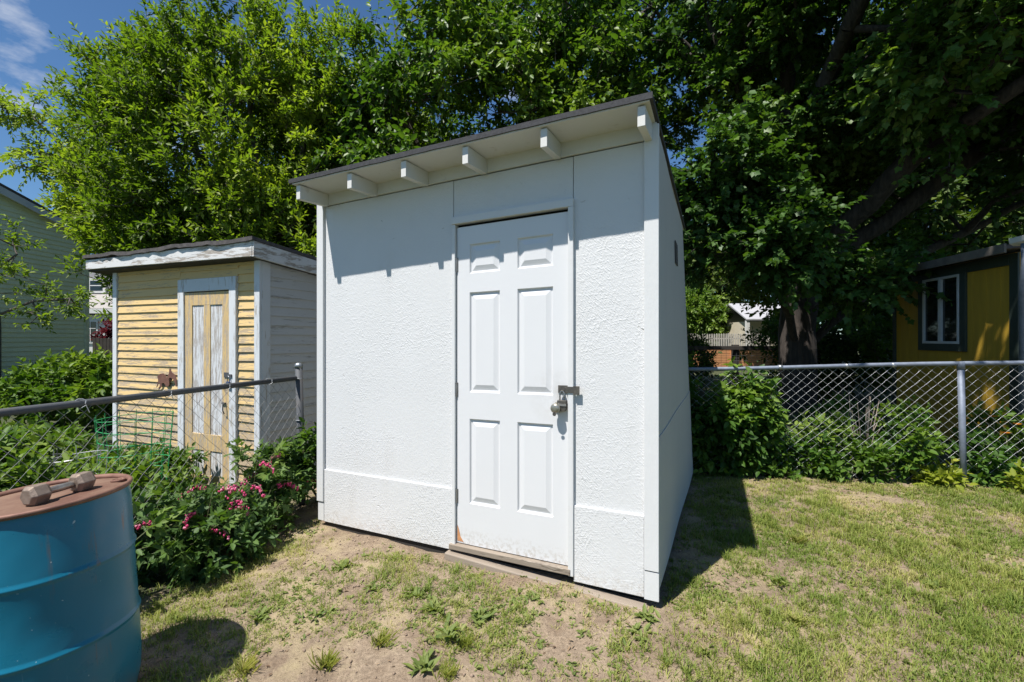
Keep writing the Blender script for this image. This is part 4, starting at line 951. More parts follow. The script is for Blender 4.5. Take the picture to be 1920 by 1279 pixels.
# ================================================================== WIRE CAGES, RAIL
def cage(x, y, h, r0, r1, mat, label, rings=7, legs=9, seed=0):
    z = g1(x, y); s = empty('wire_cage', (x, y, z), 0, label=label, cat='plant cage', group='wire plant cages behind the left fence')
    m = MB(); rng = random.Random(seed)
    for i in range(rings):
        f = (i+.7)/rings; r = r0+(r1-r0)*f; tl = rng.uniform(-.02, .02)
        m.tube([(r*math.cos(t*math.pi/12), r*math.sin(t*math.pi/12), h*f+tl*math.cos(t*math.pi/12)) for t in range(25)], .0030, 5)
    m.build('rings', mat, s)
    m = MB()
    for k in range(legs):
        t = k*2*math.pi/legs; m.tube([(r0*math.cos(t), r0*math.sin(t), -.05), (r1*math.cos(t), r1*math.sin(t), h)], .0024, 5)
    m.build('uprights', mat, s)
cage(-2.98, 3.62, .98, .17, .245, M['cage'], 'tall green coated wire plant cage behind the fence, near the yellow shed', 11, 14, 1)
cage(-2.95, 3.10, .80, .10, .16, M['wire'], 'bare grey wire plant cage just behind the blue barrel', 5, 8, 2)
cage(-3.45, 3.30, .74, .11, .17, M['gsteel'], 'dark wire plant cage among the leaves left of the green cage', 5, 8, 3)
def border_rail():
    s = empty('border_rail', (-9.6, 9.4, 0), 0, label='thin green garden rail on short stakes below the green house wall', cat='garden rail')
    MB().tube([(-4.0, -1.3, .30), (-1.5, -.5, .36), (.9, .4, .42)], .022, 8).build('rail', M['hose'], s, True)
    for x, y in ((-3.2, -1.05), (-1.5, -.5), (.2, .15)): MB().tube([(x, y, -.2), (x, y, .35)], .016, 6).build('stake', M['hose'], s, True)
border_rail()

# ================================================================== TREES
def trees():
    # bright feathery tree behind the old shed
    tree('tree', 'bright yellow-green leafy tree with long upright shoots behind the old yellow shed', 'tree', (-5.4, 10.2, 0),
         [(-5.4, 10.2, -.1), (-5.4, 10.2, 1.6), (-5.3, 10.2, 3.4)],
         [(2, [(-6.6, 10, 5.2), (-7.6, 9.8, 7.0)]), (2, [(-4.6, 10, 5.5), (-4.0, 9.9, 8.0)]), (1, [(-7.4, 9.6, 3.4), (-9.0, 9.3, 4.6)]), (2, [(-5.5, 9.6, 6.0), (-5.6, 9.4, 8.4)])],
         [((-5.9, 9.9, 5.0), (3.0, 2.0, 2.9), 1150), ((-4.8, 9.3, 2.9), (3.4, 1.3, 1.9), 620), ((-8.0, 9.5, 6.5), (1.0, .8, .75), 75), ((-8.0, 9.4, 4.9), (.75, .8, .8), 56), ((-7.2, 9.4, 3.4), (.9, 1.0, 1.1), 160), ((-8.5, 9.4, 4.15), (.55, .5, .45), 34), ((-2.6, 10.6, 5.0), (1.6, .8, 3.0), 240), ((-5.5, 9.4, 7.3), (2.0, 1.2, 1.0), 110), ((-3.5, 9.6, 6.6), (1.1, 1.1, 1.5), 80)],
         101, M['leafA'], M['bark2'], .17, .006, gap=.36, nsc=1.1, tw=4, nl=14, tl=.46, L=.122, ratio=.42, droop=.05, up=.55, spread=.55, shape='rhomb', tint_lo=.05, tint_hi=.85)
    tree('tree', 'leafy tree with loose arching branches reaching into the sky over the green house', 'tree', (-13.3, 15.6, 0),
         [(-13.3, 15.6, -.1), (-13.3, 15.6, 3.0), (-13.4, 15.5, 5.2)], [(2, [(-14.6, 15.4, 7.4), (-16.2, 15.4, 9.0)]), (2, [(-14.4, 15.4, 6.2), (-15.6, 15.3, 7.3)])],
         [((-16.3, 15.4, 9.1), (1.3, .6, .30), 24), ((-14.6, 15.4, 8.4), (.9, .6, .5), 22), ((-15.6, 15.3, 7.4), (1.1, .6, .35), 24), ((-14.0, 15.4, 6.8), (.9, .6, .9), 44), ((-14.5, 15.4, 5.6), (.8, .6, .3), 14)],
         140, M['leafA'], M['bark2'], .10, .008, gap=.2, nsc=.9, tw=4, nl=12, tl=.60, L=.17, ratio=.5, droop=.35, up=.0, spread=.6, shape='rhomb', tint_lo=.3, tint_hi=1)
    # broad glossy tree behind the white shed
    tree('tree', 'glossy green tree with broad drooping leaves directly behind the white shed roof', 'tree', (-1.0, 10.4, 0),
         [(-1.0, 10.4, -.1), (-1.0, 10.4, 1.8), (-.9, 10.3, 4.0)], [(2, [(.3, 10, 6.0), (1.0, 9.8, 8.4)]), (2, [(-2.2, 10, 6.0), (-2.6, 9.9, 8.6)]), (1, [(.9, 9.6, 3.6), (2.0, 9.2, 4.6)])],
         [((-1.1, 9.8, 5.2), (2.7, 1.9, 3.8), 900), ((-.2, 8.9, 3.8), (2.4, 1.0, 1.6), 330), ((1.4, 9.4, 5.6), (1.6, 1.3, 2.3), 170), ((.3, 9.6, 8.6), (1.7, 1.5, 1.3), 120)],
         202, M['leafB'], M['bark2'], .19, .006, gap=.40, nsc=.85, tw=4, nl=9, tl=.42, L=.135, ratio=.60, droop=.55, up=.1, spread=.65, shape='ovate', tint_lo=.1, tint_hi=.9)
    tree('tree', 'darker tree with thin bare limbs seen against the sky, right of the white shed roof', 'tree', (2.3, 12.6, 0),
         [(2.3, 12.6, -.1), (2.4, 12.6, 2.5), (2.7, 12.5, 5.0), (3.2, 12.4, 9.5)], [(2, [(3.9, 12.2, 7.5), (4.6, 12, 10.2)]), (2, [(1.8, 12.3, 7.2), (1.6, 12.2, 10)]), (3, [(4.2, 12, 11.2)])],
         [((2.2, 12.4, 6.0), (2.4, 1.7, 4.4), 470), ((4.0, 12.2, 9.0), (1.8, 1.5, 2.6), 150), ((1.4, 12.0, 10.0), (2.0, 1.5, 1.8), 170)],
         303, M['leafM'], M['bark'], .22, .007, gap=.47, nsc=.8, tw=4, nl=9, tl=.45, L=.13, ratio=.8, droop=.35, spread=.7, shape='tri', tint_lo=.0, tint_hi=.7)
    # the big maple
    tree('maple_tree', 'big dark-trunked maple with spreading limbs behind the right back fence', 'tree', (5.65, 9.1, 0),
         [(5.65, 9.1, -.15), (5.68, 9.1, 1.2), (5.66, 9.1, 2.6), (5.5, 9.1, 5.0), (5.35, 9.0, 8.0), (5.5, 9, 10.0)],
         [(2, [(7.3, 8.6, 3.9), (9.0, 8.0, 5.4), (10.6, 7.4, 6.6)]), (1, [(7.6, 9.0, 2.9), (9.6, 8.8, 4.0), (11.8, 8.4, 4.9)]), (3, [(4.4, 9.2, 6.8), (3.6, 9.3, 9.2)]),
          (2, [(4.3, 8.4, 3.5), (3.3, 7.6, 4.4)]), (3, [(7.0, 8.2, 7.0), (8.2, 7.4, 9.0)]), (2, [(6.4, 7.3, 4.4), (6.9, 5.9, 5.0)]), (1, [(4.7, 8.2, 2.6), (4.2, 7.3, 2.9)]), (3, [(5.4, 7.0, 6.8), (4.4, 4.8, 7.2)])],  # last limb is unseen, added to carry a shading lobe over the lawn
         [((7.6, 8.4, 8.0), (4.3, 3.6, 2.7), 1000), ((9.6, 6.9, 5.6), (3.2, 2.2, 2.2), 420), ((6.9, 6.0, 5.1), (1.9, 1.15, 1.25), 230), ((3.4, 7.3, 4.4), (.70, .5, .85), 74), ((4.35, 7.0, 3.0), (.75, .45, .60), 84),
          ((5.6, 7.0, 2.45), (.55, .4, .28), 26), ((3.1, 7.4, 3.3), (.45, .4, .5), 30), ((3.7, 9.3, 8.8), (1.7, 1.6, 2.2), 150), ((5.2, 8.4, 6.0), (1.4, 1.1, 1.5), 90), ((7.6, 9.8, 4.2), (2.6, 1.2, 1.3), 110), ((6.3, 10.5, 10.0), (4.5, 3.0, 1.6), 260), ((6.0, 5.4, 8.3), (2.4, 1.8, 1.3), 260), ((8.2, 5.0, 7.6), (2.6, 2.0, 1.5), 280), ((6.6, 4.7, 6.3), (1.6, 1.0, .9), 110), ((3.8, 3.75, 7.0), (2.6, 1.2, .8), 200)],  # closing lobes lie above the view, added to shade the hut and bed
         404, M['leafM'], M['bark'], .34, .008, gap=.42, nsc=.9, tw=5, nl=11, tl=.50, L=.100, ratio=1.0, droop=.45, spread=.8, shape='maple', tint_lo=.05, tint_hi=.75, power=.46, sides=8)
    # far trees closing the view
    i = 0
    for x, y, rx, h, lm, lb in ((-10.5, 22, 3.2, 12.5, 'leafA', 'rounded bright tree beyond the yellow shed roof, far behind'), (-13.6, 23, 2.8, 8.6, 'leafF', 'lower tree far behind the green house corner'), (-4.5, 20, 4.0, 10.5, 'leafF', 'tall green tree far behind the feathery tree'), (2.2, 21, 4.2, 11.5, 'leafF', 'tall tree far behind the glossy tree'),
                        (15.5, 41, 5.0, 10.5, 'leafS', 'sunny pale green tree beyond the picket fence'), (11.9, 19.2, 3.4, 12.0, 'leafF', 'tall dark tree behind the maple limbs'), (15.5, 18, 4.6, 13.5, 'leafF', 'tall dark tree behind the mustard hut'), (22, 24, 6, 15, 'leafF', 'tall dark tree farthest to the right'), (16, 40, 6, 12, 'leafF', 'tall tree far behind the cream outbuilding')):
        i += 1; z0 = g1(x, y); zl = 2.6 if 'maple limbs' in lb or 'mustard' in lb else .9
        tree('tree', lb, 'tree', (x, y, z0), [(x, y, z0-.1), (x+.1, y, z0+h*.35), (x, y, z0+h*.6)], [], [((x, y, z0+zl+(h-zl)*.5), (rx, rx*.75, (h-zl)*.55), int(215*rx))], 500+i, M[lm], M['bark'], .24, .012,
             group='trees far behind the yards', gap=.36, nsc=.5, step=.9, tw=4, nl=8, tl=.75, L=.27, ratio=.62, droop=.3, spread=.8, shape='rhomb')
    # young tree at the left edge, only its branches reach the picture
    tree('young_tree', 'young tree reaching thin branches in front of the green house', 'tree', (-7.6, 6.0, 0),
         [(-7.6, 6.0, -.1), (-7.6, 6.0, 1.4), (-7.5, 6.0, 2.6)], [(1, [(-7.0, 6.0, 1.7), (-6.3, 6.0, 1.98), (-5.8, 6.0, 2.02)]), (1, [(-6.9, 6.0, 2.3), (-6.5, 6.0, 2.6)])],
         [((-6.8, 6.0, 2.7), (.42, .3, .50), 22), ((-6.5, 6.0, 2.15), (.45, .3, .25), 15), ((-5.85, 6.0, 2.02), (.22, .15, .16), 10), ((-6.25, 6.0, 1.75), (.14, .12, .16), 6), ((-6.9, 6.0, 2.0), (.3, .3, .3), 8)],
         606, M['leafA'], M['bark2'], .026, .003, gap=.2, nsc=1.5, step=.22, tw=3, nl=9, tl=.16, L=.062, ratio=.5, droop=.2, spread=.7, shape='ovate', tint_lo=.2, tint_hi=.8)
trees()

# ================================================================== SHRUBS AND GARDEN PLANTS
def plants():
    gl = 'leafy plants behind the left fence'
    spots = [(-2.80, 2.62, .35, .66, 'leafy plant with pointed leaves pressed against the fence beside the barrel'), (-3.35, 2.75, .40, .80, 'leafy green plant at the left picture edge, behind the fence rail'), (-3.05, 3.35, .34, .60, 'bushy green plant around the grey wire cages'),
             (-3.75, 3.55, .42, .78, 'wide bushy plant at the left edge, behind the wire cages'), (-2.62, 3.45, .26, .40, 'small leafy plant at the foot of the green cage'), (-4.5, 4.3, .5, .72, 'low leafy plant at the left edge, farther back in the bed'), (-3.55, 4.35, .45, .48, 'leafy plant below the left end of the yellow siding')]
    for i, (x, y, r, h, lb) in enumerate(spots):
        bush('leafy_plant', lb, 'plant', x, y, r, r*.9, h, 88, 700+i, M['leafS'], M['stem'], gl, tw=3, nl=8, tl=.15, L=.075, ratio=.5, tint_lo=.1, tint_hi=.95)
    bush('shrub', 'lush bright green shrub between the green house and the yellow shed', 'shrub', -7.6, 8.0, 1.0, .8, 1.12, 260, 720, M['leafS'], M['stem'], None, L=.12, tl=.25, tw=3, nl=8, r_trunk=.03, tint_lo=.35, tint_hi=1.0, nsc=1.2)
    bush('shrub', 'low dark shrub along the foot of the green house wall', 'shrub', -11.6, 12.2, 1.6, .6, .9, 120, 721, M['leafF'], M['bark2'], None, L=.08, tl=.22, tint_lo=0, tint_hi=.3, nsc=1.2)
    bush('red_shrub', 'dark red-leaved shrub beside the dark fence, left of the yellow shed', 'shrub', -15.65, 18.3, .55, .5, 2.3, 70, 722, M['leafR'], M['bark2'], None, L=.18, tl=.35, nsc=.9, low=.3)
    # bleeding hearts on the lawn side of the left fence
    rngf = random.Random(5)
    hearts = [(-2.10, 2.98, .36, .52, 'bleeding heart plant with pink flowers, nearest the barrel'), (-1.99, 3.36, .34, .66, 'tallest bleeding heart plant with pink flowers, in front of the old door'), (-1.86, 3.72, .28, .56, 'bleeding heart plant with a bright pink flower spray below the fence post')]
    for i, (x, y, r, h, lb) in enumerate(hearts):
        p = bush('bleeding_heart_plant', lb, 'plant', x, y, r*.85, r, h, 52, 740+i, M['leafH'], M['stem'], 'bleeding heart plants along the left fence', tw=3, nl=6, tl=.13, L=.075, ratio=.75, shape='tri', tint_lo=.15, tint_hi=1.0, droop=.25, low=.05)
        z0 = g1(x, y)
        for k in range((6, 6, 4)[i]):
            a = rngf.uniform(-2.0, .5); rr = r*rngf.uniform(.9, 1.5); hz = h*rngf.uniform(.55, 1.35)
            st = np.array([math.cos(a)*rr*.5, math.sin(a)*rr*.5, hz*.9]); da = a+rngf.uniform(-.8, .8); ln = rngf.uniform(.10, .20)
            pts = [st+np.array([math.cos(da)*ln*t, math.sin(da)*ln*t, .05*math.sin(t*2.6)-.03*t*t]) for t in np.linspace(0, 1, 9)]
            m = MB(); m.tube([(0, 0, .05), tuple(st*np.array([.6, .6, .5])), *[tuple(q) for q in pts]], .0022, 5); arc = m.build('flower_stem', M['stem'], p, True)
            V = []; F = []; tn = []
            for q in pts[2:]:
                for j in range(2):
                    c = q+np.array([rngf.uniform(-.012, .012), rngf.uniform(-.012, .012), -.022-.012*j]); sz = rngf.uniform(.011, .017)
                    hp = [(0, 0, -.9), (.8, 0, .1), (.55, 0, .8), (0, 0, .45), (-.55, 0, .8), (-.8, 0, .1), (0, .5, .1), (0, -.5, .1)]
                    ca, sa = math.cos(rngf.uniform(0, 6)), math.sin(rngf.uniform(0, 6)); b0 = len(V)
                    V += [(c[0]+(u*ca-v*sa)*sz, c[1]+(u*sa+v*ca)*sz, c[2]+w_*sz) for u, v, w_ in hp]; tn += [rngf.uniform(0, 1)]*8
                    for e_ in range(6): F += [(b0+e_, b0+(e_+1) % 6, b0+6), (b0+(e_+1) % 6, b0+e_, b0+7)]
            V = np.array(V); lo = np.array(F).ravel(); link('flower_spray', mesh_np('flower_spray', V, lo, np.arange(len(F))*3, np.full(len(F), 3), np.array(tn)), M['pink'], p)
    bush('leafy_plant', 'young upright leafy plant beside the left fence post', 'plant', -1.70, 3.98, .16, .16, .62, 34, 750, M['leafS'], M['stem'], gl, L=.07, tl=.12, tint_lo=.4, tint_hi=1)
    bush('leafy_plant', 'low dark leafy plant between the barrel and the pink flowers', 'plant', -2.22, 2.62, .30, .32, .50, 90, 751, M['leafH'], M['stem'], gl, L=.065, tl=.12, tint_lo=.1, tint_hi=.7)
    bush('leafy_plant', 'low sprawling leafy plant in front of the bleeding hearts', 'plant', -1.90, 3.02, .24, .34, .34, 70, 752, M['leafH'], M['stem'], gl, L=.06, tl=.11, tint_lo=.1, tint_hi=.7)
    # right fence: vine and bed plants
    bush('vine', 'large leafy vine climbing over the back fence beside the white shed', 'vine', 2.30, 4.88, 0.42, .26, 1.02, 270, 760, M['leafV'], M['stem'], None, tw=3, nl=7, tl=.17, L=.085, ratio=.62, low=.0, tint_lo=.05, tint_hi=.95, droop=.4, nsc=1.8,
         extra=[((2.50, 4.84, .70), (.24, .2, .40), 60), ((2.05, 4.98, .92), (.3, .25, .32), 60)])
    gr = 'bed plants along the right fence'
    bl = [(3.08, 4.66, .13, .34, 'leafV', 'slim leafy climber woven into the fence mesh, near the vine'), (3.56, 4.57, .13, .28, 'leafS', 'leafy climber woven into the middle of the back fence mesh'), (3.98, 4.49, .11, .42, 'leafV', 'leafy climber in the fence mesh, a little left of the post'), (4.52, 4.39, .11, .32, 'leafV', 'leafy climber in the fence mesh, just right of the post'), (2.95, 4.88, .30, .24, 'leafS', 'low leafy plant at the foot of the back fence, next to the vine'), (3.30, 4.85, .30, .56, 'leafS', 'bright leafy plant behind the middle of the back fence'), (3.42, 4.60, .30, .14, 'leafS', 'low plant with light leaves poking through the back fence'),
          (2.75, 4.74, .20, .13, 'leafS', 'small low plant at the corner of the shed shadow'), (3.72, 4.80, .24, .42, 'leafS', 'green plant by the dry grey stems'), (4.05, 4.78, .30, .66, 'leafV', 'dark bushy plant left of the fence post'), (4.10, 4.40, .13, .11, 'leafY', 'pale yellow leafy plant in front of the fence, left of the post'),
          (4.62, 4.60, .24, .42, 'leafV', 'dark leafy plant right of the fence post'), (5.1, 4.75, .35, .62, 'leafV', 'dark plant below the near corner of the mustard hut'), (4.74, 4.16, .10, .14, 'leafY', 'tiny yellow-green plant in front of the fence, right of the post'), (3.0, 5.5, .40, .45, 'leafV', 'shaded plant deeper in the bed, behind the vine'), (4.2, 5.7, .55, .55, 'leafV', 'shaded plant deeper in the bed, before the mustard hut'), (5.3, 3.98, .3, .5, 'leafV', 'dark plant at the right edge in front of the fence')]
    for i, (x, y, r, h, lm, lb) in enumerate(bl):
        bush('bed_plant', lb, 'plant', x, y, r, r*.7, h, int((30+r*150)*(.34 if h < .2 else .62)), 780+i, M[lm], M['stem'], gr, tw=3, nl=6, tl=.13, L=.075, ratio=.6, low=.0, tint_lo=.15, tint_hi=.95)
    bush('shrub', 'wide shaded shrub under the maple behind the back fence', 'shrub', 7.6, 10.6, 1.6, .7, 1.5, 190, 800, M['leafF'], M['bark2'], None, L=.13, tl=.3, nsc=1, r_trunk=.03)
    bush('shrub', 'leafy shrub left of the maple trunk by the rail fence', 'shrub', 4.2, 11.6, .8, .5, 1.5, 90, 801, M['leafF'], M['bark2'], None, L=.10, tl=.28, nsc=1, r_trunk=.03)
    bush('shrub', 'shrub with small leaves along the rail fence, right of the trunk', 'shrub', 7.2, 12.2, 1.0, .6, 1.7, 110, 802, M['leafS'], M['bark2'], None, L=.10, tl=.28, nsc=1, r_trunk=.03)
    bush('shrub', 'tall sunlit shrub beside the cream outbuilding', 'shrub', 12.9, 32, 2.0, 1.5, 4.4, 240, 803, M['leafS'], M['bark2'], None, L=.26, tl=.55, nsc=.7, r_trunk=.06, tint_lo=.3, tint_hi=1)
    bush('shrub', 'dark shrub just beyond the white shed back corner', 'shrub', 5.2, 14.0, 1.2, .8, 1.4, 90, 804, M['leafF'], M['bark2'], None, L=.14, tl=.35, nsc=.9, r_trunk=.05, tint_lo=0, tint_hi=.5)
    bush('shrub', 'tall dense dark shrub between the maple trunk and the mustard hut, farther back', 'shrub', 9.6, 13.4, 1.9, .8, 2.9, 330, 806, M['leafF'], M['bark2'], None, L=.15, tl=.36, nsc=.9, r_trunk=.05, tint_lo=0, tint_hi=.6)
    bush('shrub', 'shrub against the far end of the mustard hut', 'shrub', 7.9, 9.3, .7, .6, 1.9, 110, 805, M['leafS'], M['bark2'], None, L=.11, tl=.28, nsc=1, r_trunk=.03)
    # dry stems
    x, y = 3.72, 4.86; s = empty('dry_stems', (x, y, g1(x, y)), 0, label='bundle of dry grey stems behind the back fence, left of the dark bushy plant', cat='dead plant')
    rng = random.Random(9); m = MB()
    for k in range(26):
        a = rng.uniform(0, 6.3); r = rng.uniform(0, .12); h = rng.uniform(.3, .85); l = rng.uniform(.02, .22)
        m.tube([(r*math.cos(a), r*math.sin(a), 0), ((r+l*.4)*math.cos(a), (r+l*.4)*math.sin(a), h*.6), ((r+l)*math.cos(a), (r+l)*math.sin(a), h)], [.006, .004, .002], 5)
    m.build('stems', M['drystem'], s, True)
    # orange flowers
    for x, y, h, lb in ((4.88, 4.62, .62, 'orange flower on a tall stem below the mustard hut, the left one'), (5.12, 4.62, .55, 'orange flower at the right edge, below the hut downspout'), (4.90, 4.52, .48, 'small orange flower drooping just under the taller orange one')):
        z0 = g1(x, y); s = empty('orange_flower', (x, y, z0), 0, label=lb, cat='flower', group='orange flowers by the mustard hut')
        MB().tube([(0, 0, -.02), (.01, 0, h*.5), (-.01, .005, h)], [.005, .004, .0035], 6).build('stem', M['stem'], s, True)
        n = 9; a = np.arange(n)*2*math.pi/n; A = nrm(np.stack([np.cos(a), np.sin(a), .5+0*a], 1)); P = np.tile([[-.01, .005, h]], (n, 1)); N = nrm(np.stack([-np.cos(a)*.5, -np.sin(a)*.5, 1+0*a], 1))
        V, lo, st, tt, tn = leaf_arrays(P, A, N, np.full(n, .045), np.full(n, .026), 'ovate', np.linspace(0, 1, n)); link('petals', mesh_np('petals', V, lo, st, tt, tn), M['orange'], s)
        n = 8; rg = np.random.default_rng(int(h*100)); a = rg.uniform(0, 6.28, n); A = nrm(np.stack([np.cos(a)*.5, np.sin(a)*.5, .9+0*a], 1)); P = np.zeros((n, 3)); N = nrm(np.stack([np.cos(a), np.sin(a), .3+0*a], 1))
        V, lo, st, tt, tn = leaf_arrays(P, A, N, rg.uniform(.2, .36, n), np.full(n, .022), 'rhomb', rg.uniform(.2, .6, n)); link('leaves', mesh_np('leaves', V, lo, st, tt, tn), M['leafV'], s)
plants()

# ================================================================== LAWN
e_ = np.array([math.cos(SH_RZ), math.sin(SH_RZ)]); d_ = np.array([-math.sin(SH_RZ), math.cos(SH_RZ)])
def shed_local(x, y):
    px, py = x-SH_O[0], y-SH_O[1]; return px*e_[0]+py*e_[1], px*d_[0]+py*d_[1]
def grass_density(x, y):
    lx, ly = shed_local(x, y)
    f = fbm(x*1.5, y*1.5, 21, 4); f2 = fbm(x*4.2, y*4.2, 33, 3)
    right = sstep(-.6, 1.6, x-.35*(y-2)); nearc = sstep(3.2, 1.7, y)
    front = sstep(.9, .1, -ly)*sstep(-.3, .0, lx)*sstep(W+.3, W, lx)              # bare strip before the shed
    left = sstep(-1.1, -1.9, x+.2*(y-2.2))
    den = .47+.40*right+.26*nearc*right+.42*left*sstep(3.6, 2.4, y)-.20*front
    k = np.clip((f*.6+f2*.4-.5)*3.4+den*1.25-.12, 0, 1)
    inside = (lx > -.02) & (lx < W+.02) & (ly > -.03) & (ly < D)
    k = np.where(inside, 0, k); k = np.where((ly < 0) & (ly > -.10) & (lx > 0) & (lx < W), k*.25, k)
    fl = 4.75-.188/.982*(x-2.41)                                                     # fence line
    k = np.where(y > fl+.10, 0, np.where(y > fl-.12, k*.15, k)); k = np.where(x < -1.62+.30*(y-3.6), k*np.where(y > 2.3, .12, 1), k)
    return k
def lawn():
    rng = np.random.default_rng(77)
    n = 29000; x = rng.uniform(-2.8, 7.6, n*5); y = .55+(4.95-.55)*rng.random(n*5)**1.3
    vis = np.abs(x) < y*1.25+1.3; x, y = x[vis], y[vis]
    k = grass_density(x, y); keep = rng.random(len(x)) < k; x, y, k = x[keep][:n], y[keep][:n], k[keep][:n]
    nb = 10; X = np.repeat(x, nb); Y = np.repeat(y, nb); K = np.repeat(k, nb); m = len(X)
    X = X+rng.normal(size=m)*.014; Y = Y+rng.normal(size=m)*.014; Z = gh(X, Y)-.003
    tuft_tint = np.repeat(np.clip(.64-.36*k+(fbm(x*2.3+9, y*2.3, 61, 3)-.5)*1.5+rng.normal(size=len(x))*.10, 0, 1), nb)
    h = np.repeat(rng.uniform(.010, .030, len(x))*(.65+.85*k), nb)*rng.uniform(.5, 1.35, m)
    lush = np.repeat((fbm(x*3.1, y*3.1, 91, 2) > .56), nb); h = np.where(lush, h*1.55, h); tuft_tint = np.where(lush, tuft_tint*.55, tuft_tint)
    a = rng.uniform(0, 2*np.pi, m); lean = rng.uniform(.25, 1.5, m)
    dirv = np.stack([np.cos(a), np.sin(a), 0*a], 1); side = np.stack([-np.sin(a), np.cos(a), 0*a], 1)
    wd = rng.uniform(.0011, .0023, m)
    P0 = np.stack([X, Y, Z], 1); up = np.array([0, 0, 1.])
    P1 = P0+up*(h*.55)[:, None]+dirv*(h*.25*lean)[:, None]; P2 = P0+up*(h*(1.0-.22*lean))[:, None]+dirv*(h*.85*lean)[:, None]
    V = np.stack([P0-side*wd[:, None], P0+side*wd[:, None], P1-side*(wd*.8)[:, None], P1+side*(wd*.8)[:, None], P2], 1).reshape(-1, 3)
    b = np.arange(m)[:, None]*5
    lo = (b+np.array([[0, 1, 3, 2, 2, 3, 4]])).ravel(); tot = np.tile([4, 3], m); st = np.concatenate([[0], np.cumsum(tot)[:-1]])
    tint = np.repeat(np.clip(tuft_tint+rng.normal(size=m)*.15, 0, 1), 5)
    o = link('grass', mesh_np('grass', V, lo, st, tot, tint), M['grass']); tag(o, 'thin patchy lawn grass, half dry, growing through bare soil', 'grass', kind='stuff')
    # low creeping clover and weeds between the tufts
    n = 9500; x = rng.uniform(-2.3, 5.2, n*5); y = 1.1+3.7*rng.random(n*5)**1.3; vis = np.abs(x) < y*1.22+.9; x, y = x[vis], y[vis]
    k = np.clip((fbm(x*2.6, y*2.6, 111, 3)-.52)*5, 0, 1)*(grass_density(x, y)*.6+.4)*(grass_density(x, y) > .02); k = k+.75*np.exp(-((x+.35)/.75)**2-((y-2.35)/.32)**2)*(grass_density(x, y) > 0)*(fbm(x*5, y*5, 131, 3) > .46); keep = rng.random(len(x)) < k; x, y = x[keep][:n], y[keep][:n]; m = len(x)
    q = 4; a = rng.uniform(0, 6.28, (m, q)); A = nrm(np.stack([np.cos(a), np.sin(a), rng.uniform(.0, .9, (m, q))], -1)).reshape(-1, 3)
    P = np.repeat(np.stack([x, y, gh(x, y)+.002], 1), q, 0)+rng.normal(size=(m*q, 3))*np.array([.006, .006, 0]); N = nrm(np.array([0, 0, 1.])+rng.normal(size=(m*q, 3))*.25); LL = np.repeat(.007+.022*rng.random(m)**1.6, q)*rng.uniform(.7, 1.3, m*q)
    arr = leaf_arrays(P, A, N, LL, LL*rng.uniform(.3, .7, m*q), 'ovate', np.clip(np.repeat(rng.uniform(.2, .8, m), q)+rng.normal(size=m*q)*.15, 0, 1)); o = link('ground_cover', mesh_np('ground_cover', *arr), M['weed']); tag(o, 'small creeping weeds spread over the bare soil of the lawn', 'ground cover', kind='stuff')
    # crumbs of soil and small stones
    n = 7000; x = rng.uniform(-2.2, 5.2, n*4); y = 1.1+3.9*rng.random(n*4)**1.3; vis = np.abs(x) < y*1.22+.9; x, y = x[vis], y[vis]; lx, ly = shed_local(x, y)
    keep = (rng.random(len(x)) < (1.05-grass_density(x, y))*(.25+1.5*np.clip(fbm(x*6, y*6, 171, 3)-.42, 0, 1)*3)) & ~((lx > -.02) & (lx < W+.02) & (ly > -.03) & (ly < D)); x, y = x[keep][:n], y[keep][:n]; m = len(x)
    sz = .0016+.008*rng.random(m)**4; o8 = np.array([(1, 0, 0), (-1, 0, 0), (0, 1, 0), (0, -1, 0), (0, 0, 1), (0, 0, -1)], float); f8 = np.array([(0, 2, 4), (2, 1, 4), (1, 3, 4), (3, 0, 4), (2, 0, 5), (1, 2, 5), (3, 1, 5), (0, 3, 5)])
    V = np.stack([x, y, gh(x, y)+sz*.35], 1)[:, None]+o8[None]*sz[:, None, None]*rng.uniform(.6, 1.3, (m, 6, 1))+rng.normal(size=(m, 6, 3))*(sz*.2)[:, None, None]
    lo = (np.arange(m)[:, None, None]*6+f8[None]).ravel(); o = link('soil_crumbs', mesh_np('soil_crumbs', V.reshape(-1, 3), lo, np.arange(m*8)*3, np.full(m*8, 3)), m_simple('soil_crumb', (.30, .22, .16), (.20, .145, .10), 3, .95, 0, 0)); tag(o, 'crumbs of dry soil and tiny stones over the bare ground', 'soil crumbs', kind='stuff')
    # litter: crumbs, dead leaves
    n = 6500; x = rng.uniform(-2.2, 5.2, n*3); y = 1.1+3.9*rng.random(n*3)**1.1; vis = np.abs(x) < y*1.22+.9; x, y = x[vis], y[vis]; fl = 4.75-.188/.982*(x-2.41)
    wgt = .45+1.2*np.exp(-((y-fl+.12)/.22)**2)+.8*np.exp(-((x-(-1.62+.30*(y-3.6)))/.2)**2)*(y > 2.3); lx, ly = shed_local(x, y); wgt *= ~((lx > -.02) & (lx < W+.02) & (ly > -.03) & (ly < D))
    keep = rng.random(len(x)) < wgt*.7; x, y = x[keep][:n], y[keep][:n]; m = len(x); a = rng.uniform(0, 6.3, m); A = nrm(np.stack([np.cos(a), np.sin(a), rng.normal(size=m)*.2], 1)); N = nrm(np.array([0, 0, 1.])+rng.normal(size=(m, 3))*.45); LL = .004+.030*rng.random(m)**2.2
    arr = leaf_arrays(np.stack([x, y, gh(x, y)+.005], 1), A, N, LL, LL*rng.uniform(.15, .6, m), 'ovate', rng.random(m)); o = link('leaf_litter', mesh_np('leaf_litter', *arr), M['litter']); tag(o, 'dry leaf bits and straw scattered on the soil and along the fences', 'leaf litter', kind='stuff')
lawn()
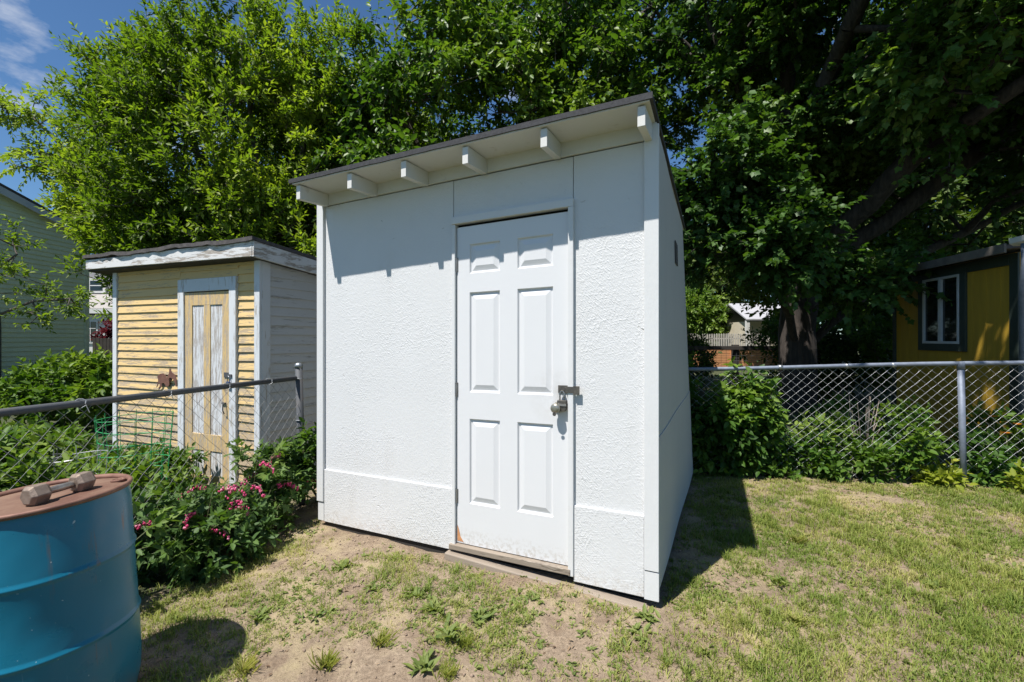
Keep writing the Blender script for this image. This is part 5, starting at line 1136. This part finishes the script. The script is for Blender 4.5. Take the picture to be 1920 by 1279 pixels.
def weeds():
    spots = [(-1.30, 2.38, .075, 6, 'small rosette weed alone on bare soil, right of the barrel shadow'), (-.42, 2.42, .085, 9, 'broad leafy weed in front of the shed door'), (-.30, 2.22, .095, 10, 'largest broadleaf weed in the middle of the bare soil'), (-.55, 2.55, .07, 8, 'weed patch at the foot of the door'), (-.16, 2.34, .08, 8, 'leafy weed next to the bluish grass tuft'),
             (-.80, 2.62, .06, 7, 'small weed below the left wall of the white shed'), (-1.05, 2.82, .07, 8, 'weed cluster near the shed left corner'), (.12, 2.48, .055, 6, 'small weed near the right end of the threshold'), (.62, 2.22, .06, 7, 'weed below the right corner of the shed'), (.70, 2.33, .08, 9, 'leafy weed against the right shed corner'), (.52, 2.15, .05, 6, 'bright small weed left of the shed corner'), (-.40, 2.02, .08, 9, 'low leafy weed in the bare soil near the bottom'),
             (1.55, 2.65, .07, 8, 'green weed at the edge of the shed shadow'), (2.4, 2.6, .07, 8, 'weed in the middle of the right lawn'), (-1.0, 2.40, .06, 7, 'weed between the rosette and the door weeds')]
    for i, (x, y, r, n, lb) in enumerate(spots):
        rng = np.random.default_rng(900+i); z = g1(x, y); s = empty('weed', (x, y, z), 0, label=lb, cat='weed', group='broadleaf weeds on the lawn')
        n = n*3; a = rng.uniform(0, 6.28, n); el = rng.uniform(.15, 1.0, n); A = nrm(np.stack([np.cos(a), np.sin(a), el], 1)); P = np.stack([rng.normal(size=n)*.022, rng.normal(size=n)*.022, np.full(n, .0)], 1); N = nrm(np.stack([-np.cos(a)*.5, -np.sin(a)*.5, 1+0*a], 1)+rng.normal(size=(n, 3))*.2)
        LL = r*rng.uniform(.45, 1.0, n); arr = leaf_arrays(P, A, N, LL, LL*.38, 'ovate', np.clip(rng.normal(size=n)*.2+.45, 0, 1))
        link('leaves', mesh_np('leaves', *arr), M['weed'], s)
    rr = random.Random(8)
    for j in range(26):                                      # smaller seedlings between the big ones
        x = rr.uniform(-1.6, 1.2); y = rr.uniform(1.95, 2.75)
        if shed_local(x, y)[1] > -.06 or x < -1.62+.3*(y-3.6): continue
        rng = np.random.default_rng(1200+j); s = empty('weed', (x, y, g1(x, y)), rr.uniform(0, 6), label='tiny weed seedling on the bare soil in front of the white shed', cat='weed', group='tiny weed seedlings before the shed')
        n = rr.randint(6, 16); r = rr.uniform(.018, .045); a = rng.uniform(0, 6.28, n); el = rng.uniform(.1, 1.3, n); A = nrm(np.stack([np.cos(a), np.sin(a), el], 1)); P = np.stack([rng.normal(size=n)*.012, rng.normal(size=n)*.012, 0*a], 1); N = nrm(np.stack([-np.cos(a)*.5, -np.sin(a)*.5, 1+0*a], 1)+rng.normal(size=(n, 3))*.2)
        LL = r*rng.uniform(.4, 1.1, n); link('leaves', mesh_np('leaves', *leaf_arrays(P, A, N, LL, LL*rr.uniform(.25, .6), 'ovate', np.clip(rng.normal(size=n)*.2+rr.uniform(.3, .8), 0, 1))), M['weed'], s)
    tf = [(-.22, 2.28-.12, .055, .1, 'bluish green fine grass tuft right of the door weeds'), (-.83, 2.05, .075, .25, 'bright green long grass tuft near the bottom edge'), (-.28, 1.98, .06, .2, 'small bright grass tuft at the bottom centre'), (1.42, 2.28, .06, .3, 'green grass tuft beside the shed shadow tip'), (2.0, 3.2, .07, .3, 'tall grass tuft behind the shadow of the shed'), (-1.18, 2.02, .07, .35, 'long grass tuft just right of the barrel shadow'), (-.62, 2.18, .06, .25, 'green grass tuft left of the largest weed')]
    for i, (x, y, h, t, lb) in enumerate(tf):
        rng = np.random.default_rng(950+i); z = g1(x, y); n = 110; a = rng.uniform(0, 6.28, n); r = np.clip(np.abs(rng.normal(size=n))*.026, 0, .05)
        P = np.stack([r*np.cos(a), r*np.sin(a), np.full(n, -.004)], 1); b = rng.uniform(0, 6.28, n); A = nrm(np.stack([np.cos(b)*.85, np.sin(b)*.85, 1+0*b], 1)); N = nrm(np.stack([np.cos(b)*.4-.2, np.sin(b)*.4-.2, .8+0*b], 1))
        arr = leaf_arrays(P, A, N, h*rng.uniform(.5, 1.25, n), np.full(n, .0032), 'rhomb', np.clip(t+.25+rng.normal(size=n)*.15, 0, 1))
        o = link('grass_tuft', mesh_np('grass_tuft', *arr), M['grass']); o.location = (x, y, z); tag(o, lb, 'grass tuft', 'grass tufts on the lawn')
weeds()
